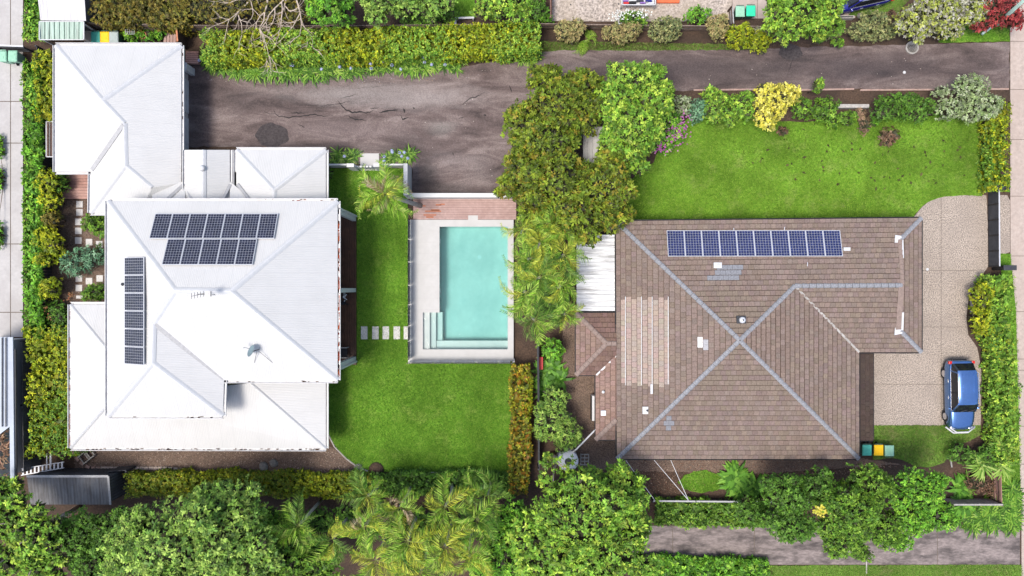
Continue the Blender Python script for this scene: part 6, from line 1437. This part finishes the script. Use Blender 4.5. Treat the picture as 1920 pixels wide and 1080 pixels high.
# roof antenna and satellite dish on the white house
PSm = pl(W(*SE), W(*SI), W(*re))
an=thing("tv_antenna","grey television antenna on the ridge of the white roof","antenna",ray_plane(403,553,*PSm)); q=ray_plane(403,553,*PSm)
MB().tube([q,q+Vector((-.5,.05,1.1))],.02,6).build("mast","valley",an); tp=q+Vector((-.5,.05,1.1)); MB().bar(tp+Vector((-.35,-.12,0)),tp+Vector((.55,.1,0)),.025,.025).build("boom","charcoal_pale",an)
for k in range(5): c=tp+Vector((-.3+.16*k,-.1+.03*k,0)); MB().bar(c-Vector((.02,.16,0)),c+Vector((-.02,.16,0)),.02,.02).build("element","charcoal_pale",an)
MB().box(tp.x+.42,tp.y-.12,tp.z-.05,tp.x+.72,tp.y+.16,tp.z+.1).build("reflector","valley",an)
dq=ray_plane(486,655,*PSm); di=thing("satellite_dish","grey satellite dish on stays on the white roof","satellite dish",dq)
m_=MB(); n=20; nv=Vector((-.62,.35,.52)).normalized(); s1=nv.cross(Vector((0,0,1))).normalized(); s2=s1.cross(nv); c=dq+Vector((-.28,-.05,.55)); vs=[c-nv*.10]
for rr_,dz in ((.2,-.06),(.38,.02)): vs+=[c+s1*rr_*.9*math.cos(2*math.pi*j/n)+s2*rr_*math.sin(2*math.pi*j/n)+nv*dz for j in range(n)]
m_.add(vs,[(0,1+j,1+(j+1)%n) for j in range(n)]+[(1+j,1+n+j,1+n+(j+1)%n,1+(j+1)%n) for j in range(n)]); m_.build("reflector","dish_grey",di,smooth=True)
MB().tube([c-s2*.35,c+nv*.3-s2*.25,c+nv*.55],.018,6).build("arm","valley",di); e=c+nv*.55; MB().box(e.x-.06,e.y-.05,e.z-.05,e.x+.06,e.y+.05,e.z+.05).build("receiver","alu",di)
MB().tube([dq-Vector((0,0,.05)),dq+Vector((0,0,.4)),c-nv*.1],.03,8).build("mast","charcoal_pale",di)
for d_ in ((511,680),(477,680)): MB().tube([dq+Vector((0,0,.35)),ray_plane(*d_,*PSm)],.012,5).build("stay","charcoal_pale",di)
q=ray_plane(232,533,*pWst); MB().lathe((q.x,q.y),[(.06,q.z-.05),(.06,q.z+.12),(.1,q.z+.14),(.02,q.z+.18)],10).build("roof_vent","charcoal",label="tiny dark vent pipe left of the panel column on the white roof",cat="vent")
# verandah furniture: exercise bike and chair
q=W(648,560,.25); bk=thing("exercise_bike","white and black exercise bike on the dark timber verandah","exercise bike",(q.x,q.y,.25)); o=Vector((q.x,q.y,.25))
m_=MB(); m_.tube([o+Vector((-.25,.3,.05)),o+Vector((.0,.28,.05)),o+Vector((.25,.3,.05))],.03,6); m_.tube([o+Vector((-.2,-.35,.05)),o+Vector((.2,-.35,.05))],.03,6); m_.tube([o+Vector((0,.3,.05)),o+Vector((0,.0,.25)),o+Vector((0,-.35,.05))],.035,6); m_.build("base_frame","rubber",bk)
fw=MB(); n=18; vs=[(o.x+x_,o.y+.22+.24*math.cos(2*math.pi*j/n),o.z+.38+.24*math.sin(2*math.pi*j/n)) for x_ in (-.03,.03) for j in range(n)]; fw.add(vs,[tuple(range(n)),tuple(range(2*n-1,n-1,-1))]+[(j,(j+1)%n,n+(j+1)%n,n+j) for j in range(n)]); fw.build("flywheel","timber_grey",bk)
MB().tube([o+Vector((0,.2,.3)),o+Vector((.05,.12,1.0)),o+Vector((.1,.1,1.12))],.035,8).build("handle_post","fabric_white",bk); MB().tube([o+Vector((.32,.28,1.2)),o+Vector((.12,.1,1.14)),o+Vector((.34,-.05,1.2))],.03,8).build("handlebar","fabric_white",bk)
MB().tube([o+Vector((0,-.1,.2)),o+Vector((0,-.25,.8))],.03,8).build("seat_post","fabric_white",bk); MB().lathe((o.x,o.y-.27),[(.1,o.z+.8),(.14,o.z+.86),(.1,o.z+.9)],12).build("seat","rubber",bk,smooth=True)
q=W(645,660,.25); ch=thing("armchair","grey framed armchair with dark cushion at the verandah's lower end","armchair",(q.x,q.y,.25)); o=Vector((q.x,q.y,.25))
MB().box(o.x-.3,o.y-.28,o.z+.36,o.x+.3,o.y+.28,o.z+.46).build("seat","rubber",ch,bevel=.03); MB().box(o.x-.36,o.y-.28,o.z+.4,o.x-.28,o.y+.28,o.z+.9).build("backrest","charcoal",ch,bevel=.02)
for s_ in (-1,1):
    MB().box(o.x-.32,o.y+s_*.32-.03,o.z+.6,o.x+.32,o.y+s_*.32+.03,o.z+.64).build("armrest","timber_grey",ch)
    for x_ in (-.3,.3): MB().box(o.x+x_-.025,o.y+s_*.32-.025,o.z,o.x+x_+.025,o.y+s_*.32+.025,o.z+.6).build("leg","timber_grey",ch)
# tiled house: air conditioner, tank, pipe, crate, ropes
q=W(1111,765,.4); ac=thing("air_conditioner","white air conditioner with black grille on the tiled house's left side","air conditioner",(q.x,q.y,0)); x0=W(1108,0,.9).x
a,b_=W(1110,742,.9),W(1117,789,.9); MB().box(a.x,b_.y,.1,b_.x,a.y,.95).build("casing","white_metal",ac,bevel=.01)
g_=MB().box(a.x-.03,b_.y+.05,.15,a.x-.004,a.y-.05,.9).build("grille","black_metal",ac)
for i in range(7): yy=b_.y+.1+i*.2; MB().box(a.x-.04,yy,.16,a.x-.03,yy+.02,.89).build("grille_bar","charcoal",g_)
q=W(1065,864,1.5); tk=thing("water_tank","round white water tank half hidden by sparse leaves","tank",(q.x,q.y,0)); MB().lathe((q.x,q.y),[(.66,0),(.66,1.5),(.62,1.58),(.25,1.72),(.05,1.74)],28).build("tank_body","tank_white",tk,smooth=True); MB().lathe((q.x,q.y),[(.22,1.7),(.22,1.78),(.18,1.8)],18).build("inlet_lid","charcoal",tk)
A=W(1117,805,2.2); B=W(1080,843,1.95); MB().tube([A,B,Vector((B.x-.15,B.y-.15,1.72))],.05,8).build("downpipe","white_metal",label="white downpipe from the tiled house to the water tank",cat="pipe")
q=W(1096,861,.3); cr=thing("crate","grey slatted crate beside the water tank","crate",(q.x,q.y,0))
for k in range(4): MB().bar((q.x-.27,q.y-.33+.22*k,.4),(q.x+.27,q.y-.33+.22*k,.4),.06,.03).build("slat","timber_grey",cr)
for k in range(3): MB().bar((q.x-.25+.25*k,q.y-.36,.43),(q.x-.25+.25*k,q.y+.36,.43),.05,.03).build("slat","timber_grey",cr)
for sx in (-1,1):
    for sy in (-1,1): MB().box(q.x+sx*.25-.03,q.y+sy*.33-.03,0,q.x+sx*.25+.03,q.y+sy*.33+.03,.38).build("corner_post","timber_grey",cr)
ends=W(1290,937,.85); q=ends; pst=thing("rope_post","short grey post where the two ropes meet","post",(q.x,q.y,0)); MB().cyl((q.x,q.y),.04,0,.9,8).build("pole","valley",pst)
for a_,b_,lab in (((1172,861,2.4),(1227,937,.8),"left pale rope from the tiled house's eave to the wire fence"),((1225,861,2.4),(1290,937,.85),"middle pale rope from the tiled house's eave"),((1257,861,2.4),(1290,936,.85),"right pale rope from the tiled house's eave")):
    A,B=W(*a_),W(*b_); MB().tube([A,A.lerp(B,.5)-Vector((0,0,.06)),B],.016,5).build("rope","fabric_white",label=lab,cat="rope")
q=W(1230,934,.2); MB().box(q.x-.12,q.y-.08,0,q.x+.12,q.y+.08,.25).build("block","concrete_kerb",label="small grey concrete block beside the wire fence",cat="block")
q=W(1014,680,.5); MB().box(q.x-.12,q.y-.4,0,q.x+.12,q.y+.4,.9).build("red_board","red_paint",label="dark red board leaning by the boundary fence",cat="board")
q=W(1123,726,.3); MB().lathe((q.x+.0,q.y),[(.06,2.3),(.06,2.6),(.09,2.62),(.02,2.66)],12).build("vent_pipe","white_metal",th)
q=W(1820,573); MB().box(q.x-.06,q.y-.5,0,q.x+.1,q.y+.5,.25).build("kerb_stone","concrete_kerb",label="pale narrow kerb stone in the hedge bed by the drive",cat="kerb stone",bevel=.02)
q=W(1781,868); MB().tube([(q.x,q.y+.25,.1),(q.x+.06,q.y-.25,.12)],.05,6).build("log","timber_grey",label="short weathered log at the edge of the small lawn",cat="log")
# street pole
A=W(1873,42,0); pe=W(1925,-6,8.0); A=Vector((pe.x*.985,pe.y*.985,0)); 
pol=thing("street_pole","pale mint green pole rising out of the red-leaved tree","pole",W(1878,38,1.6)); A=W(1879,37,1.6); B=W(1925,-4,7.0); MB().tube([Vector((A.x+(A.x-B.x)*.3,A.y+(A.y-B.y)*.3,0)),A,B],[.12,.115,.1],10).build("shaft","pole_mint",pol,smooth=True); MB().tube([B,B+Vector((.3,.2,.3))],[.1,.09],10).build("cap","pole_mint",pol)
MB().tube([W(1841,64,.3),W(1860,50,.35)],.08,8).build("fallen_post","pole_mint",label="short pale post lying below the red-leaved tree",cat="post")
gsh = thing("raised_paving", "pale paving raised to roof height for light, between the olive and lime trees", "pavement", W(1117,272)); a, b_ = W(1093,238,2.6), W(1146,306,2.6)
for i in range(6): x_ = a.x+(b_.x-a.x)*i/6; MB().box(x_+.006, b_.y, 2.6, x_+(b_.x-a.x)/6-.006, a.y, 2.66).build("paving_board", "paving_white", gsh)  # pale ground surface lifted between the trees so it catches more light
for sx in (a.x+.1, b_.x-.1):
    for sy in (a.y-.1, b_.y+.1): MB().box(sx-.05, sy-.05, 0, sx+.05, sy+.05, 2.6).build("post", "timber_grey", gsh)
# gravel yard clutter
sh_=thing("outdoor_shelf","white wire shelf of colourful boxes on the gravel yard","shelf",W(1198,-4,.6))
for s_ in (((1166,9),(1229,9)),((1166,-12),(1229,-12)),((1166,-12),(1166,9)),((1229,-12),(1229,9))): MB().bar(W(*s_[0],.9),W(*s_[1],.9),.05,.05).build("frame_bar","white_metal",sh_)
for x_,y_ in ((1166,8),(1229,8),(1166,-11),(1229,-11)): q=W(x_,y_,.9); MB().box(q.x-.03,q.y-.03,0,q.x+.03,q.y+.03,.9).build("leg","white_metal",sh_)
a,b_=W(1168,-10,.85),W(1228,8,.85); MB().box(a.x,b_.y,.6,b_.x,a.y,.63).build("shelf_board","white_metal",sh_)
for i,(x_,y_,w_,h_,mt,lab) in enumerate(((1174,6,10,4,"red_paint","red box at the left front of the white shelf"),(1173,1,9,5,"purple_plastic","purple box at the left of the white shelf"),(1186,5,13,4,"rubber","black tray on the white shelf"),(1200,1,13,5,"charcoal","dark box in the middle of the white shelf"),(1216,1,12,5,"paint_navy","navy box at the right of the white shelf"),(1205,6,10,3,"purple_plastic","violet tray in front of the dark box"),(1221,6,12,3,"alu","silver tray at the right front of the white shelf"))):
    q=W(x_,y_,.75); k=.5/29*.98; MB().box(q.x-w_*k,q.y-h_*k,.635,q.x+w_*k,q.y+h_*k,.8+.03*(i%3)).build("storage_box",mt,label=lab,cat="box",bevel=.015)
a,b_=W(1231,-30,.2),W(1274,5,.2); MB().box(a.x,b_.y,.03,b_.x,a.y,.22).build("orange_board","orange_board",label="flat orange board on the gravel beside the white shelf",cat="board",bevel=.02)
for x_,y_,lab in ((1070,9,"dark round drain on the left of the gravel yard"),(1160,8,"dark round drain beside the white shelf")): q=W(x_,y_); MB().cyl(q,.05,.03,.05,12).build("round_drain","charcoal",label=lab,cat="drain")
bn=thing("garden_bench","white bench edge between the grass patch and lime shrub","bench",W(871,40,.45))
MB().bar(W(853,34,.45),W(889,33,.45),.12,.05).build("seat","white_metal",bn); MB().bar(W(854,34,.45),W(854,45,.45),.12,.05).build("armrest","white_metal",bn)
for x_ in (856,887): q=W(x_,35,.45); MB().box(q.x-.03,q.y-.03,0,q.x+.03,q.y+.03,.43).build("leg","white_metal",bn)
pb_=thing("garden_planter","dark planter trough on the bank below the navy car","planter",W(1582,32,.4)); a,b_=W(1563,29,.4),W(1602,34,.4)
MB().box(a.x,b_.y,0,b_.x,a.y,.4).build("trough","concrete_kerb",pb_); MB().box(a.x+.08,b_.y+.05,.405,b_.x-.08,a.y-.05,.41).build("soil_fill","black_metal",pb_)
